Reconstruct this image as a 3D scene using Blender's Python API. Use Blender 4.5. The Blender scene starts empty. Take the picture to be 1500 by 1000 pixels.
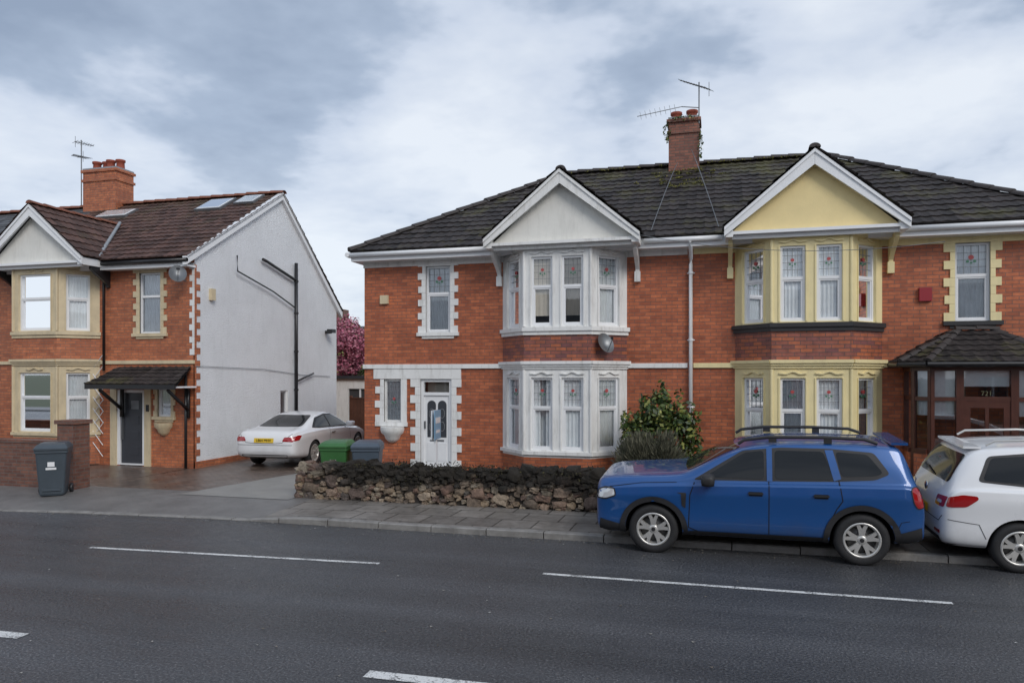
import bpy, bmesh, math, random
from mathutils import Vector, Matrix, noise
from mathutils.bvhtree import BVHTree
random.seed(11)
R=math.radians
scene=bpy.context.scene
scene.view_settings.view_transform='Standard'
scene.view_settings.look='None'
scene.view_settings.exposure=0
COL=scene.collection

# ------------------------------------------------------------------ materials
def nm(name):
    m=bpy.data.materials.new(name); m.use_nodes=True
    nt=m.node_tree; b=nt.nodes['Principled BSDF']
    return m,nt,nt.nodes,nt.links,b
def mixc(nt,a,b,fac,mode='MIX'):
    n=nt.nodes.new('ShaderNodeMix'); n.data_type='RGBA'; n.blend_type=mode
    for sock,val in ((n.inputs[0],fac),(n.inputs[6],a),(n.inputs[7],b)):
        if isinstance(val,bpy.types.NodeSocket): nt.links.new(val,sock)
        elif isinstance(val,(int,float)): sock.default_value=val
        else: sock.default_value=(*val,1)
    return n.outputs[2]
def noi(nt,scale,detail=4,rough=.6,vec=None,dist=0):
    n=nt.nodes.new('ShaderNodeTexNoise'); n.inputs['Scale'].default_value=scale
    n.inputs['Detail'].default_value=min(detail,5); n.inputs['Roughness'].default_value=rough
    n.inputs['Distortion'].default_value=dist
    if vec: nt.links.new(vec,n.inputs['Vector'])
    return n.outputs['Fac']
def ramp(nt,fac,stops):
    n=nt.nodes.new('ShaderNodeValToRGB'); nt.links.new(fac,n.inputs[0])
    e=n.color_ramp.elements
    while len(e)<len(stops): e.new(.5)
    for i,(p,c) in enumerate(stops):
        e[i].position=p; e[i].color=(*c,1) if not isinstance(c,(int,float)) else (c,c,c,1)
    return n.outputs[0]
def math_(nt,op,a,b=0.):
    n=nt.nodes.new('ShaderNodeMath'); n.operation=op
    for s,v in ((n.inputs[0],a),(n.inputs[1],b)):
        if isinstance(v,bpy.types.NodeSocket): nt.links.new(v,s)
        else: s.default_value=v
    return n.outputs[0]
def pos(nt):
    return nt.nodes.new('ShaderNodeNewGeometry').outputs['Position']
def objc(nt):
    return nt.nodes.new('ShaderNodeTexCoord').outputs['Object']
def uvc(nt):
    return nt.nodes.new('ShaderNodeTexCoord').outputs['UV']
def mapn(nt,vec,sc):
    st=nt.nodes.new('ShaderNodeMapping'); nt.links.new(vec,st.inputs[0]); st.inputs['Scale'].default_value=sc
    return st.outputs[0]
def bump(nt,b,h,strength=.3,dist=.01):
    n=nt.nodes.new('ShaderNodeBump'); n.inputs['Strength'].default_value=strength
    n.inputs['Distance'].default_value=dist
    nt.links.new(h,n.inputs['Height']); nt.links.new(n.outputs[0],b.inputs['Normal'])
def M(name,c,rough=.6,metal=0,var=.12,vs=3.,bs=0,bstr=.3,bd=.01,coat=0,spec=.5,dirt=0,dcol=(.22,.20,.16)):
    m,nt,N,L,b=nm(name)
    b.inputs['Roughness'].default_value=rough; b.inputs['Metallic'].default_value=metal
    b.inputs['Coat Weight'].default_value=coat; b.inputs['Specular IOR Level'].default_value=spec
    if var>0:
        p=objc(nt)
        f=noi(nt,vs,4,.65,p)
        col=ramp(nt,f,[(.3,tuple(x*(1-var) for x in c)),(.7,tuple(min(1,x*(1+var*.6)) for x in c))])
        if dirt:
            g=noi(nt,1.,4,.75,mapn(nt,p,(7,7,1.3)))
            col=mixc(nt,col,dcol,math_(nt,'MULTIPLY',ramp(nt,g,[(.50,0.),(.74,1.)]),dirt))
        L.new(col,b.inputs['Base Color'])
    else: b.inputs['Base Color'].default_value=(*c,1)
    if bs: bump(nt,b,noi(nt,bs,3,.6,objc(nt)),bstr,bd)
    return m
def Mbrick(name,c1,c2,mort,bw=.225,rh=.075,ms=.006,off=.5,rough=.55,stain=.25,bs=.5,bias=0.):
    m,nt,N,L,b=nm(name)
    br=N.new('ShaderNodeTexBrick'); L.new(uvc(nt),br.inputs['Vector'])
    br.offset=off
    for k,v in (('Scale',1.),('Mortar Size',ms),('Mortar Smooth',.2),('Brick Width',bw),('Row Height',rh),('Bias',bias)):
        br.inputs[k].default_value=v
    br.inputs['Color1'].default_value=(*c1,1); br.inputs['Color2'].default_value=(*c2,1); br.inputs['Mortar'].default_value=(*mort,1)
    p=pos(nt)
    big=noi(nt,.9,4,.7,p)
    sm=noi(nt,9,3,.6,p)
    v=ramp(nt,big,[(.3,1-stain),(.65,1.08)])
    col=mixc(nt,br.outputs['Color'],v,1.,'MULTIPLY')
    v2=ramp(nt,sm,[(.3,.78),(.7,1.15)])
    col=mixc(nt,col,v2,1.,'MULTIPLY')
    L.new(col,b.inputs['Base Color'])
    L.new(ramp(nt,big,[(.35,max(.1,rough-.12)),(.65,rough+.1)]),b.inputs['Roughness'])
    h=math_(nt,'SUBTRACT',1.,br.outputs['Fac'])
    bump(nt,b,h,bs,.008)
    return m
def Mtile(name,c,moss=.3,tw=.2,th=.32):
    m,nt,N,L,b=nm(name)
    u=uvc(nt)
    br=N.new('ShaderNodeTexBrick'); L.new(u,br.inputs['Vector']); br.offset=0
    for k,v in (('Scale',1.),('Mortar Size',.0),('Brick Width',tw),('Row Height',th),('Bias',0.)): br.inputs[k].default_value=v
    br.inputs['Color1'].default_value=(*[x*.6 for x in c],1); br.inputs['Color2'].default_value=(*[x*1.5 for x in c],1)
    p=pos(nt)
    f=noi(nt,1.1,4,.75,p)
    sx=N.new('ShaderNodeSeparateXYZ'); L.new(p,sx.inputs[0])
    hi=ramp(nt,math_(nt,'MULTIPLY',sx.outputs[2],.1),[(.68,0.),(.79,.10)])
    f=math_(nt,'ADD',f,hi)
    col=mixc(nt,br.outputs['Color'],(.12,.115,.04),math_(nt,'MULTIPLY',ramp(nt,f,[(.54,0.),(.74,1.)]),moss))
    f2=noi(nt,14,3,.6,p)
    col=mixc(nt,col,ramp(nt,f2,[(.3,.7),(.7,1.25)]),1.,'MULTIPLY')
    L.new(col,b.inputs['Base Color']); b.inputs['Roughness'].default_value=.7
    b.inputs['Specular IOR Level'].default_value=.35
    return m
def Misl(name,stops,rough=.6,bs=0):
    m,nt,N,L,b=nm(name)
    g=N.new('ShaderNodeNewGeometry')
    col=ramp(nt,g.outputs['Random Per Island'],stops)
    L.new(col,b.inputs['Base Color']); b.inputs['Roughness'].default_value=rough
    return m
BRICK=Mbrick('brick_red',(.55,.160,.065),(.36,.096,.042),(.21,.105,.075),ms=.007)
BRICK2=Mbrick('brick_orange',(.58,.19,.08),(.40,.118,.052),(.24,.135,.095),ms=.007)
BRICKC=Mbrick('brick_sooty',(.32,.12,.075),(.20,.075,.052),(.13,.09,.07),ms=.009)
BRICKD=Mbrick('brick_brown',(.24,.105,.07),(.15,.065,.048),(.16,.12,.10),ms=.010)
BRICKP=Mbrick('brick_plum_band',(.18,.07,.075),(.46,.135,.06),(.13,.075,.065),ms=.008,bias=.1)
WHITE=M('white_paint',(.82,.82,.80),.5,var=.07,vs=2.2,bs=30,bstr=.15,dirt=.36)
WHITEG=M('gable_white_render',(.77,.76,.71),.8,var=.08,vs=1.5,bs=60,bstr=.4,dirt=.15)
PVC=M('white_upvc',(.83,.84,.85),.25,var=.04)
CREAM=M('cream_paint',(.66,.55,.36),.55,var=.14,vs=2.5,bs=40,bstr=.2,dirt=.3)
YELL=M('yellow_paint',(.86,.74,.41),.55,var=.08,vs=2.,bs=40,bstr=.2,dirt=.22,dcol=(.4,.33,.2))
YELLG=M('yellow_render',(.86,.70,.36),.8,var=.07,vs=2.,bs=60,bstr=.4)
PEBBLE=M('pebbledash_white',(.84,.86,.88),.9,var=.06,vs=1.2,bs=30,bstr=1.,bd=.03,dirt=.14,dcol=(.45,.47,.47))
BLACK=M('black_paint',(.02,.02,.022),.35,var=.2)
DARKW=M('dark_sill',(.03,.03,.032),.5,var=.2)
ROOF=Mtile('roof_tiles_charcoal',(.034,.028,.027),.6)
ROOFB=Mtile('roof_tiles_brown',(.085,.046,.037),.25)
SLATE=Mtile('slate_grey',(.085,.088,.095),.1,.25,.25)
RIDGE=M('ridge_tile_dark',(.05,.042,.04),.7,var=.3,vs=8)
RIDGEB=M('ridge_tile_red',(.22,.08,.045),.7,var=.3,vs=8)
LEAD=M('lead_flashing',(.28,.30,.32),.5,var=.2,vs=6)
POT=M('terracotta',(.30,.065,.035),.7,var=.25,vs=7)
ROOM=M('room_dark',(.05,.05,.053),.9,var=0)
CURT=M('net_curtain',(.82,.84,.86),.9,var=.1,vs=5)
CURTB=M('curtain_beige',(.66,.59,.50),.9,var=.1)
DARKGREY=M('anthracite',(.05,.055,.065),.35,var=.05)
BROWNW=M('brown_stained_wood',(.085,.028,.018),.35,var=.25,vs=6)
FENCEW=M('fence_wood',(.13,.055,.033),.75,var=.3,vs=5)
GALV=M('grey_metal',(.22,.23,.24),.4,.5,var=.1)
RED=M('red_glass',(.45,.08,.08),.3,var=0)
GREEN=M('green_glass',(.08,.24,.14),.3,var=0)
LEADC=M('lead_came',(.24,.25,.26),.5,var=0)
def Mglass():
    m,nt,N,L,b=nm('window_glass'); N.remove(b)
    out=N['Material Output']
    g=N.new('ShaderNodeBsdfGlossy'); g.inputs['Roughness'].default_value=.02; g.inputs['Color'].default_value=(.95,.97,1,1)
    t=N.new('ShaderNodeBsdfTransparent'); t.inputs['Color'].default_value=(.93,.95,.95,1)
    lw=N.new('ShaderNodeFresnel'); lw.inputs['IOR'].default_value=1.5
    f=math_(nt,'ADD',math_(nt,'MULTIPLY',lw.outputs[0],1.2),.07)
    mx=N.new('ShaderNodeMixShader'); L.new(f,mx.inputs[0]); L.new(t.outputs[0],mx.inputs[1]); L.new(g.outputs[0],mx.inputs[2])
    L.new(mx.outputs[0],out.inputs[0])
    return m
GLASS=Mglass()

# ------------------------------------------------------------------ mesh builder
class Fr:
    def __init__(s,ox,oy,ang=0.):
        s.o=(ox,oy); s.c=math.cos(ang); s.s=math.sin(ang)
    def P(f,s,d,z):
        return (f.o[0]+f.c*s+f.s*d, f.o[1]+f.s*s-f.c*d, z)
def fr2(p,q):
    a=math.atan2(q[1]-p[1],q[0]-p[0]); return Fr(p[0],p[1],a), math.hypot(q[0]-p[0],q[1]-p[1])
W0=Fr(0,0,0)
class MB:
    def __init__(s): s.v=[];s.f=[];s.m=[];s.uv=[];s.sm=[];s.mats=[]
    def mi(s,mat):
        if mat not in s.mats: s.mats.append(mat)
        return s.mats.index(mat)
    def face(s,pts,mat,uv=None,sm=False):
        i=len(s.v); s.v+= [tuple(p) for p in pts]; s.f.append(list(range(i,i+len(pts)))); s.m.append(s.mi(mat)); s.uv.append(uv); s.sm.append(sm)
    def mesh(s,vs,fs,mat,sm=False):
        i=len(s.v); s.v+=[tuple(p) for p in vs]
        k=s.mi(mat)
        for f in fs: s.f.append([a+i for a in f]); s.m.append(k); s.uv.append(None); s.sm.append(sm)
    def grid(s,rows,mat,sm=True,close=False):
        n=len(rows[0]); vs=[p for r in rows for p in r]; fs=[]
        for i in range(len(rows)-1):
            for j in range(n if close else n-1):
                k=(j+1)%n; fs.append([i*n+j,i*n+k,(i+1)*n+k,(i+1)*n+j])
        s.mesh(vs,fs,mat,sm)
    def box(s,fr,s0,s1,d0,d1,z0,z1,mat):
        P=fr.P
        v=[P(s0,d0,z0),P(s1,d0,z0),P(s1,d1,z0),P(s0,d1,z0),P(s0,d0,z1),P(s1,d0,z1),P(s1,d1,z1),P(s0,d1,z1)]
        s.mesh(v,[[0,1,2,3],[4,7,6,5],[0,4,5,1],[1,5,6,2],[2,6,7,3],[3,7,4,0]],mat)
    def cbox(s,c,sz,mat,rot=None):
        v=[]
        for a in (-1,1):
            for b in (-1,1):
                for e in (-1,1):
                    p=Vector((a*sz[0]/2,b*sz[1]/2,e*sz[2]/2))
                    if rot: p=rot@p
                    v.append(p+Vector(c))
        s.mesh(v,[[0,1,3,2],[4,6,7,5],[0,4,5,1],[2,3,7,6],[0,2,6,4],[1,5,7,3]],mat)
    def prism_sz(s,fr,poly,d0,d1,mat):
        n=len(poly); a=[fr.P(p[0],d0,p[1]) for p in poly]; b=[fr.P(p[0],d1,p[1]) for p in poly]
        s.mesh(a+b,[list(range(n)),list(range(2*n-1,n-1,-1))]+[[i,(i+1)%n,(i+1)%n+n,i+n] for i in range(n)],mat)
    def prism_dz(s,fr,poly,s0,s1,mat):
        n=len(poly); a=[fr.P(s0,p[0],p[1]) for p in poly]; b=[fr.P(s1,p[0],p[1]) for p in poly]
        s.mesh(a+b,[list(range(n)),list(range(2*n-1,n-1,-1))]+[[i,(i+1)%n,(i+1)%n+n,i+n] for i in range(n)],mat)
    def tube(s,pts,r,mat,n=8):
        pts=[Vector(p) for p in pts]; rows=[]
        for i,p in enumerate(pts):
            t=(pts[min(i+1,len(pts)-1)]-pts[max(i-1,0)]).normalized()
            a=t.orthogonal().normalized() if abs(t.z)>.9 else t.cross(Vector((0,0,1))).normalized()
            b=t.cross(a)
            rows.append([p+a*r*math.cos(2*math.pi*k/n)+b*r*math.sin(2*math.pi*k/n) for k in range(n)])
        s.grid(rows,mat,True,True)
        s.face(rows[0],mat); s.face(rows[-1],mat)
    def lathe(s,prof,org,mat,axis='z',n=24,sm=True,a0=0,a1=2*math.pi):
        rows=[]; full=abs(a1-a0-2*math.pi)<1e-6
        cnt=n if full else n+1
        for r,h in prof:
            row=[]
            for k in range(cnt):
                a=a0+(a1-a0)*k/n; x=r*math.cos(a); y=r*math.sin(a)
                p={'z':(x,y,h),'y':(x,h,y),'x':(h,x,y)}[axis]
                row.append((org[0]+p[0],org[1]+p[1],org[2]+p[2]))
            rows.append(row)
        s.grid(rows,mat,sm,full)
    def finish(s,name,parent=None,weld=False,ang=None):
        me=bpy.data.meshes.new(name); me.from_pydata(s.v,[],s.f)
        for m in s.mats: me.materials.append(m)
        me.polygons.foreach_set('material_index',s.m); me.polygons.foreach_set('use_smooth',s.sm)
        uvl=me.uv_layers.new(name='UVMap')
        for i,p in enumerate(me.polygons):
            u=s.uv[i]
            if u is None:
                n=p.normal
                if abs(n.z)>.75:
                    u=[(s.v[k][0],s.v[k][1]) for k in s.f[i]]
                else:
                    t=Vector((-n.y,n.x,0)).normalized()
                    if abs(t.x)>abs(t.y):
                        if t.x<0: t=-t
                    elif t.y<0: t=-t
                    u=[(s.v[k][0]*t.x+s.v[k][1]*t.y,s.v[k][2]) for k in s.f[i]]
            for li,q in zip(p.loop_indices,u): uvl.data[li].uv=q
        bm=bmesh.new(); bm.from_mesh(me)
        if weld: bmesh.ops.remove_doubles(bm,verts=bm.verts,dist=1e-4)
        bmesh.ops.recalc_face_normals(bm,faces=bm.faces)
        bm.to_mesh(me); bm.free()
        if ang: me.set_sharp_from_angle(angle=R(ang))
        o=bpy.data.objects.new(name,me); COL.objects.link(o)
        if parent: o.parent=parent
        return o
def empty(name,loc=(0,0,0),rot=(0,0,0)):
    e=bpy.data.objects.new(name,None); COL.objects.link(e); e.location=loc; e.rotation_euler=rot; e.empty_display_size=.3
    return e

def wall(mb,fr,s0,s1,z0,z1,mat,holes=(),d=0.,rev=.10,rmat=None):
    ss=sorted(set([s0,s1]+[h[0] for h in holes]+[h[1] for h in holes]))
    zz=sorted(set([z0,z1]+[h[2] for h in holes]+[h[3] for h in holes]))
    for a,b in zip(ss,ss[1:]):
        for c,e in zip(zz,zz[1:]):
            ms,mz=(a+b)/2,(c+e)/2
            if any(h[0]<ms<h[1] and h[2]<mz<h[3] for h in holes): continue
            mb.face([fr.P(a,d,c),fr.P(b,d,c),fr.P(b,d,e),fr.P(a,d,e)],mat)
    for h in holes:
        a,b,c,e=h
        for p,q in (((a,c),(b,c)),((b,c),(b,e)),((b,e),(a,e)),((a,e),(a,c))):
            mb.face([fr.P(p[0],d,p[1]),fr.P(q[0],d,q[1]),fr.P(q[0],d-rev,q[1]),fr.P(p[0],d-rev,p[1])],rmat or mat)

class House:
    def __init__(s): 
        s.walls=MB();s.trim=MB();s.frames=MB();s.glass=MB();s.curt=MB();s.roof=MB();s.gut=MB();s.door=MB();s.chim=MB()
    def finish(s,name):
        e=empty(name)
        s.walls.finish('walls',e); s.trim.finish('trim',e); s.frames.finish('window_frames',e); s.glass.finish('window_panes',e)
        s.curt.finish('curtains',e,weld=True); s.roof.finish('roof',e); s.gut.finish('gutters_and_pipes',e,weld=True); s.door.finish('front_door',e)
        s.chim.finish('chimney',e,weld=False)
        return e
def window(H,fr,s0,s1,z0,z1,zt=None,lead=True,curt='net',fm=None,d=-.06,depth=.4):
    fm=fm or PVC; F=H.frames; w=.045
    F.box(fr,s0,s0+w,d-.05,d+.02,z0,z1,fm); F.box(fr,s1-w,s1,d-.05,d+.02,z0,z1,fm)
    F.box(fr,s0+w,s1-w,d-.05,d+.018,z0,z0+w,fm); F.box(fr,s0+w,s1-w,d-.05,d+.018,z1-w,z1,fm)
    if zt:
        F.box(fr,s0+w,s1-w,d-.05,d+.018,zt-.03,zt+.03,fm)
        a,b=s0+w,s1-w
        for (x0,x1,y0,y1) in ((a,a+.03,z0+w,zt-.03),(b-.03,b,z0+w,zt-.03),(a+.03,b-.03,z0+w,z0+w+.03),(a+.03,b-.03,zt-.06,zt-.03)):
            F.box(fr,x0,x1,d-.04,d+.005,y0,y1,fm)
    tl=random.uniform(-.003,.003); tz=random.uniform(-.006,.006)
    g=d-.025
    H.glass.face([fr.P(s0+w*.5,g+tl,z0+w*.5),fr.P(s1-w*.5,g-tl,z0+w*.5),fr.P(s1-w*.5,g-tl+tz,z1-w*.5),fr.P(s0+w*.5,g+tl+tz,z1-w*.5)],GLASS)
    if lead:
        za=(zt or z0)+.03; zb=z1-w; a=s0+w; b=s1-w; g2=g+.012
        for k in (1,2,3):
            x=a+(b-a)*k/4; F.box(fr,x-.004,x+.004,g2-.004,g2,za,zb,LEADC)
        n=max(2,round((zb-za)/.13))
        for k in range(1,n):
            z=za+(zb-za)*k/n; F.box(fr,a,b,g2-.005,g2+.001,z-.004,z+.004,LEADC)
        cx=(a+b)/2; cz=(za+zb)/2+.02; q=(b-a)*.10
        for (ox,oz,r,mt) in ((0,.03,q,RED),(-q*1.2,-.05,q*.55,GREEN),(q*1.2,-.05,q*.55,GREEN),(0,-.08,q*.4,GREEN)):
            H.frames.prism_sz(fr,[(cx+ox+r*math.cos(t*math.pi/4),cz+oz+r*.9*math.sin(t*math.pi/4)) for t in range(8)],g2+.001,g2+.005,mt)
    q=g-depth
    c=[(s0,z0),(s1,z0),(s1,z1),(s0,z1)]
    H.curt.face([fr.P(a,q,b) for a,b in c],ROOM)
    for i in range(4):
        a,b=c[i],c[(i+1)%4]
        H.curt.face([fr.P(a[0],g-.02,a[1]),fr.P(b[0],g-.02,b[1]),fr.P(b[0],q,b[1]),fr.P(a[0],q,a[1])],ROOM)
    def cur(a,b,za,zb,mat,dd,per=.075,amp=.012):
        n=max(6,int((b-a)/.012)); ph=random.uniform(0,6)
        lo=[];hi=[]
        for i in range(n+1):
            x=a+(b-a)*i/n
            o=amp*math.sin(x/per*2*math.pi+ph+1.2*math.sin(x*7+ph))
            lo.append(fr.P(x,dd+o*1.3,za)); hi.append(fr.P(x,dd+o*.7,zb))
        H.curt.grid([lo,hi],mat,True)
    W=s1-s0
    if curt=='net': cur(s0,s1,z0,z1,CURT,g-.04)
    elif curt=='sides':
        cur(s0,s0+W*.38,z0,z1,CURT,g-.04); cur(s1-W*.34,s1,z0,z1,CURT,g-.04); cur(s0,s1,z0,z1,CURT,g-.16)
    elif curt=='half': cur(s0,s1,z0,(zt or z1)+.12,CURT,g-.04)
    elif curt=='beige': cur(s0,s1,z0+(z1-z0)*.15,z1,CURTB,g-.05,.12,.005)
    elif curt=='left': cur(s0,s0+W*.62,z0,z1,CURT,g-.04)
def teeth(mb,fr,s,dirn,z0,z1,w1,w2,h,mat,pr=.028):
    n=max(1,round((z1-z0)/h)); h=(z1-z0)/n
    for i in range(n):
        w=(w1 if i%2 else w2)+random.uniform(-.008,.008)
        a,b=(s,s+dirn*w) if dirn>0 else (s+dirn*w,s)
        mb.box(fr,a,b,-.03,pr+random.uniform(0,.003),z0+i*h+.002,z0+(i+1)*h-.002,mat)
def surround(H,fr,s0,s1,z0,z1,mat,w1=.09,w2=.19,sill=None,h=.16,head=.10):
    T=H.trim
    teeth(T,fr,s0,-1,z0,z1,w1,w2,h,mat); teeth(T,fr,s1,1,z0,z1,w1,w2,h,mat)
    T.box(fr,s0-w2,s1+w2,-.03,.035,z1,z1+head,mat)
    T.box(fr,s0-w2-.02,s1+w2+.02,-.03,.07,z0-.08,z0,sill or mat)
    T.box(fr,s0-w1,s1+w1,-.03,.035,z0-.14,z0-.08,mat if not sill else sill)
def tile_plane(mb,A,B,C,D,mat,g=.32,per=.2,amp=.018,step=.028,du=.05):
    A,B,C,D=map(Vector,(A,B,C,D))
    S=(B-A).normalized(); T=(D-A)-S*((D-A).dot(S)); TL=T.length; T.normalize(); N=S.cross(T)
    if N.z<0: N=-N
    kl=(D-A).dot(S)/TL; kr=(C-B).dot(S)/TL; L0=(B-A).length
    sl=lambda t:kl*t; sr=lambda t:L0+kr*t
    n=max(1,math.ceil(TL/g)); g=TL/n
    smin=min(0,sl(TL)); smax=max(L0,sr(TL)); nc=int((smax-smin)/du)+1
    js=[smin+(smax-smin)*j/nc for j in range(nc+1)]
    wv=lambda s:amp*(.5+.5*math.cos(2*math.pi*s/per))**1.5
    for k in range(n):
        t0=k*g;t1=(k+1)*g; a0,b0,a1,b1=sl(t0),sr(t0),sl(t1),sr(t1)
        ph=random.uniform(0,9)
        pv=None
        for s in js:
            sa=min(max(s,a0),b0); sb=min(max(s,a1),b1)
            jit=.004*math.sin(math.floor(s/per)*7.3+ph)+.010*noise.noise((s*.4,k*.3,ph*.1))
            base=A+S*sa+T*(t0-.02); low=base+N*(step+wv(sa)+jit); up=A+S*sb+T*t1+N*(.002+wv(sb)+jit*.3)
            cur=(sa,sb,base,low,up)
            if pv and (abs(pv[0]-sa)>1e-6 or abs(pv[1]-sb)>1e-6):
                if abs(pv[0]-sa)>1e-6: mb.face([pv[2],base,low,pv[3]],mat,[(pv[0],t0+.01),(sa,t0+.01),(sa,t0+.01),(pv[0],t0+.01)])
                mb.face([pv[3],low,up,pv[4]],mat,[(pv[0],t0+.01),(sa,t0+.01),(sb,t1-.01),(pv[1],t1-.01)])
            pv=cur
    mb.face([A-N*.03,B-N*.03,C-N*.03,D-N*.03],BLACK)
def caps(mb,p0,p1,mat,r=.12,L=.42):
    p0,p1=Vector(p0),Vector(p1); d=p1-p0; n=max(1,round(d.length/L)); t=d.normalized()
    a=t.cross(Vector((0,0,1))).normalized(); b=a.cross(t)
    if b.z<0:b=-b
    for i in range(n):
        q0=p0+d*(i/n); q1=p0+d*((i+1)/n)+t*.03; rows=[]
        j=random.uniform(-.008,.008)
        for q,rr,up in ((q0,r*1.08,.012+j),(q1,r*.95,j)):
            rows.append([q+a*rr*math.cos(math.pi*k/8)+b*(rr*.75*math.sin(math.pi*k/8)+up-.03) for k in range(9)])
        mb.grid(rows,mat,False); mb.face(rows[0],mat)
def hood(mb,fr,sc,w,z,mat):
    pts=[]
    for k in range(11):
        t=k/10; x=sc-w/2+w*t; pts.append((x,z+.035*math.sin(t*math.pi)+.018*math.cos(t*4*math.pi)))
    for (a,b) in zip(pts,pts[1:]):
        mb.prism_sz(fr,[(a[0],a[1]-.012),(b[0],b[1]-.012),(b[0],b[1]+.014),(a[0],a[1]+.014)],.0,.035,mat)
def bay(H,xc,y,trim,brick,dz=0.,ho=1.39,hf=.72,dep=.70,sillm=None,front2=True,curts=('net',)*4,curtg=('sides',)*4,band=None,lead=True):
    pts=[(xc-ho,y),(xc-hf,y-dep),(xc+hf,y-dep),(xc+ho,y)]
    z=lambda v:v+dz
    for i in range(3):
        fr,L=fr2(pts[i],pts[i+1])
        if i==1:
            if front2: wins=[(L/2-.56,L/2-.10),(L/2+.10,L/2+.56)]
            else: wins=[(L/2-.52,L/2+.52)]
        else: wins=[(L/2-.26,L/2+.28)] if i==0 else [(L/2-.28,L/2+.26)]
        wall(H.walls,fr,0,L,z(.02),z(.74),brick)
        wall(H.walls,fr,0,L,z(.74),z(2.68),trim,[(a,b,z(.90),z(2.43)) for a,b in wins])
        wall(H.walls,fr,0,L,z(2.68),z(3.40),band or brick)
        wall(H.walls,fr,0,L,z(3.40),z(5.3),trim,[(a,b,z(3.53),z(5.0)) for a,b in wins])
        ex=.03
        k=.002*i
        H.trim.box(fr,-ex,L+ex,-.05,.065+k,z(3.42)-k,z(3.50)+k,sillm or trim)
        H.trim.box(fr,-ex*.5,L+ex*.5,-.05,.03+k,z(3.34)-k,z(3.42)-k,sillm or trim)
        H.trim.box(fr,-ex,L+ex,-.05,.10+k,z(2.72)-k,z(2.78)+k,trim)
        H.trim.box(fr,-ex*.7,L+ex*.7,-.05,.065+k,z(2.67)-k,z(2.72)-k,trim)
        H.trim.box(fr,-ex*.4,L+ex*.4,-.05,.035+k,z(2.62)-k,z(2.67)-k,trim)
        H.trim.box(fr,-ex,L+ex,-.05,.055+k,z(.80)-k,z(.87)+k,trim)
        H.trim.box(fr,-ex*.4,L+ex*.4,-.05,.03+k,z(5.14)-k,z(5.22)+k,trim)
        for a,b in wins:
            cu=curts[i] if i!=1 else (curts[1] if a<L/2 and front2 else curts[2] if front2 else curts[1])
            if i==2: cu=curts[3]
            cg=curtg[i] if i!=1 else (curtg[1] if a<L/2 else curtg[2])
            window(H,fr,a,b,z(3.53),z(5.0),z(4.37),lead,cu,depth=.3)
            window(H,fr,a,b,z(.90),z(2.43),z(1.80),lead,cg,depth=.3)
            for zz in (5.06,2.50): hood(H.trim,fr,(a+b)/2,min(b-a,.5)+.04,z(zz),trim)
            for q in (a-.035,b+.005):
                H.trim.box(fr,q,q+.03,-.02,.018,z(3.53),z(5.0),trim); H.trim.box(fr,q,q+.03,-.02,.018,z(.90),z(2.43),trim)
    for p in pts[1:3]:
        for a,b in ((3.52,5.13),(.88,2.60)):
            H.trim.lathe([(.035,z(a)),(.035,z(b))],(p[0],p[1],0),trim,'z',10)
    return pts
def gable(H,xc,y,yw,hw,z0,zA,trim,face,tiles,ridge,slopefun,bw=.22,cap0=-.01):
    fr=Fr(xc,y,0); T=H.trim
    sl=(zA-z0)/hw; nrm=math.sqrt(1+sl*sl)
    dzb=bw*nrm
    for sg in (-1,1):
        T.prism_sz(fr,[(sg*hw*1.03,z0-.03),(sg*.002,zA+.005),(sg*.002,zA-dzb+.005),(sg*(hw*1.03-.0),z0-.03-dzb*.62)],0,-.05,trim)
        T.prism_sz(fr,[(sg*hw*1.03,z0-.03),(0+sg*.001,zA+.01),(sg*.001,zA-.07+.01),(sg*(hw*1.03),z0-.10)],.028,.0,trim)
    T.prism_sz(fr,[(-hw+.1,z0-.10),(hw-.1,z0-.10),(0,zA-.14)],-.20,-.24,face)
    for sg in (-1,1):
        a=(sg*hw,z0-.06); b=(0,zA-.06)
        T.mesh([fr.P(a[0],-.05,a[1]),fr.P(b[0],-.05,b[1]),fr.P(b[0],-.24,b[1]),fr.P(a[0],-.24,a[1])],[[0,1,2,3]],trim)
    T.box(fr,-hw+.05,hw-.05,-(yw-y)+.02,-.06,z0-.17,z0-.11,trim)
    T.box(fr,-hw+.1,hw-.1,-.245,-.18,z0-.25,z0-.10,trim)
    for sg in (-1,1):
        a,b=sorted((sg*(hw-.12),sg*(hw+.02)))
        T.box(fr,a,b,-(yw-y)+.02,-.055,z0-.22,z0-.04,trim)
    yb_e=slopefun(z0)+.25; yb_r=slopefun(zA)+.25
    f=-.03
    k=.05*sl
    tile_plane(H.roof,(xc-hw-.05,yb_e,z0-k+.04),(xc-hw-.05,y+f,z0-k+.04),(xc,y+f,zA+.04),(xc,yb_r,zA+.04),tiles)
    tile_plane(H.roof,(xc+hw+.05,y+f,z0-k+.04),(xc+hw+.05,yb_e,z0-k+.04),(xc,yb_r,zA+.04),(xc,y+f,zA+.04),tiles)
    caps(H.roof,(xc,y+cap0,zA+.06),(xc,yb_r-.1,zA+.06),ridge,.10)
def bracket(mb,fr,s,z,mat,w=.08,p=.62,h=.5):
    prof=[(0,z),(p,z),(p,z-.09)]
    for k in range(1,7):
        t=k/7; prof.append((p*(1-t)**1.6+.06*t, z-.09-(h-.09)*t**.8))
    prof+= [(.07,z-h),(0,z-h)]
    mb.prism_dz(fr,prof,s-w/2,s+w/2,mat)
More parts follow.
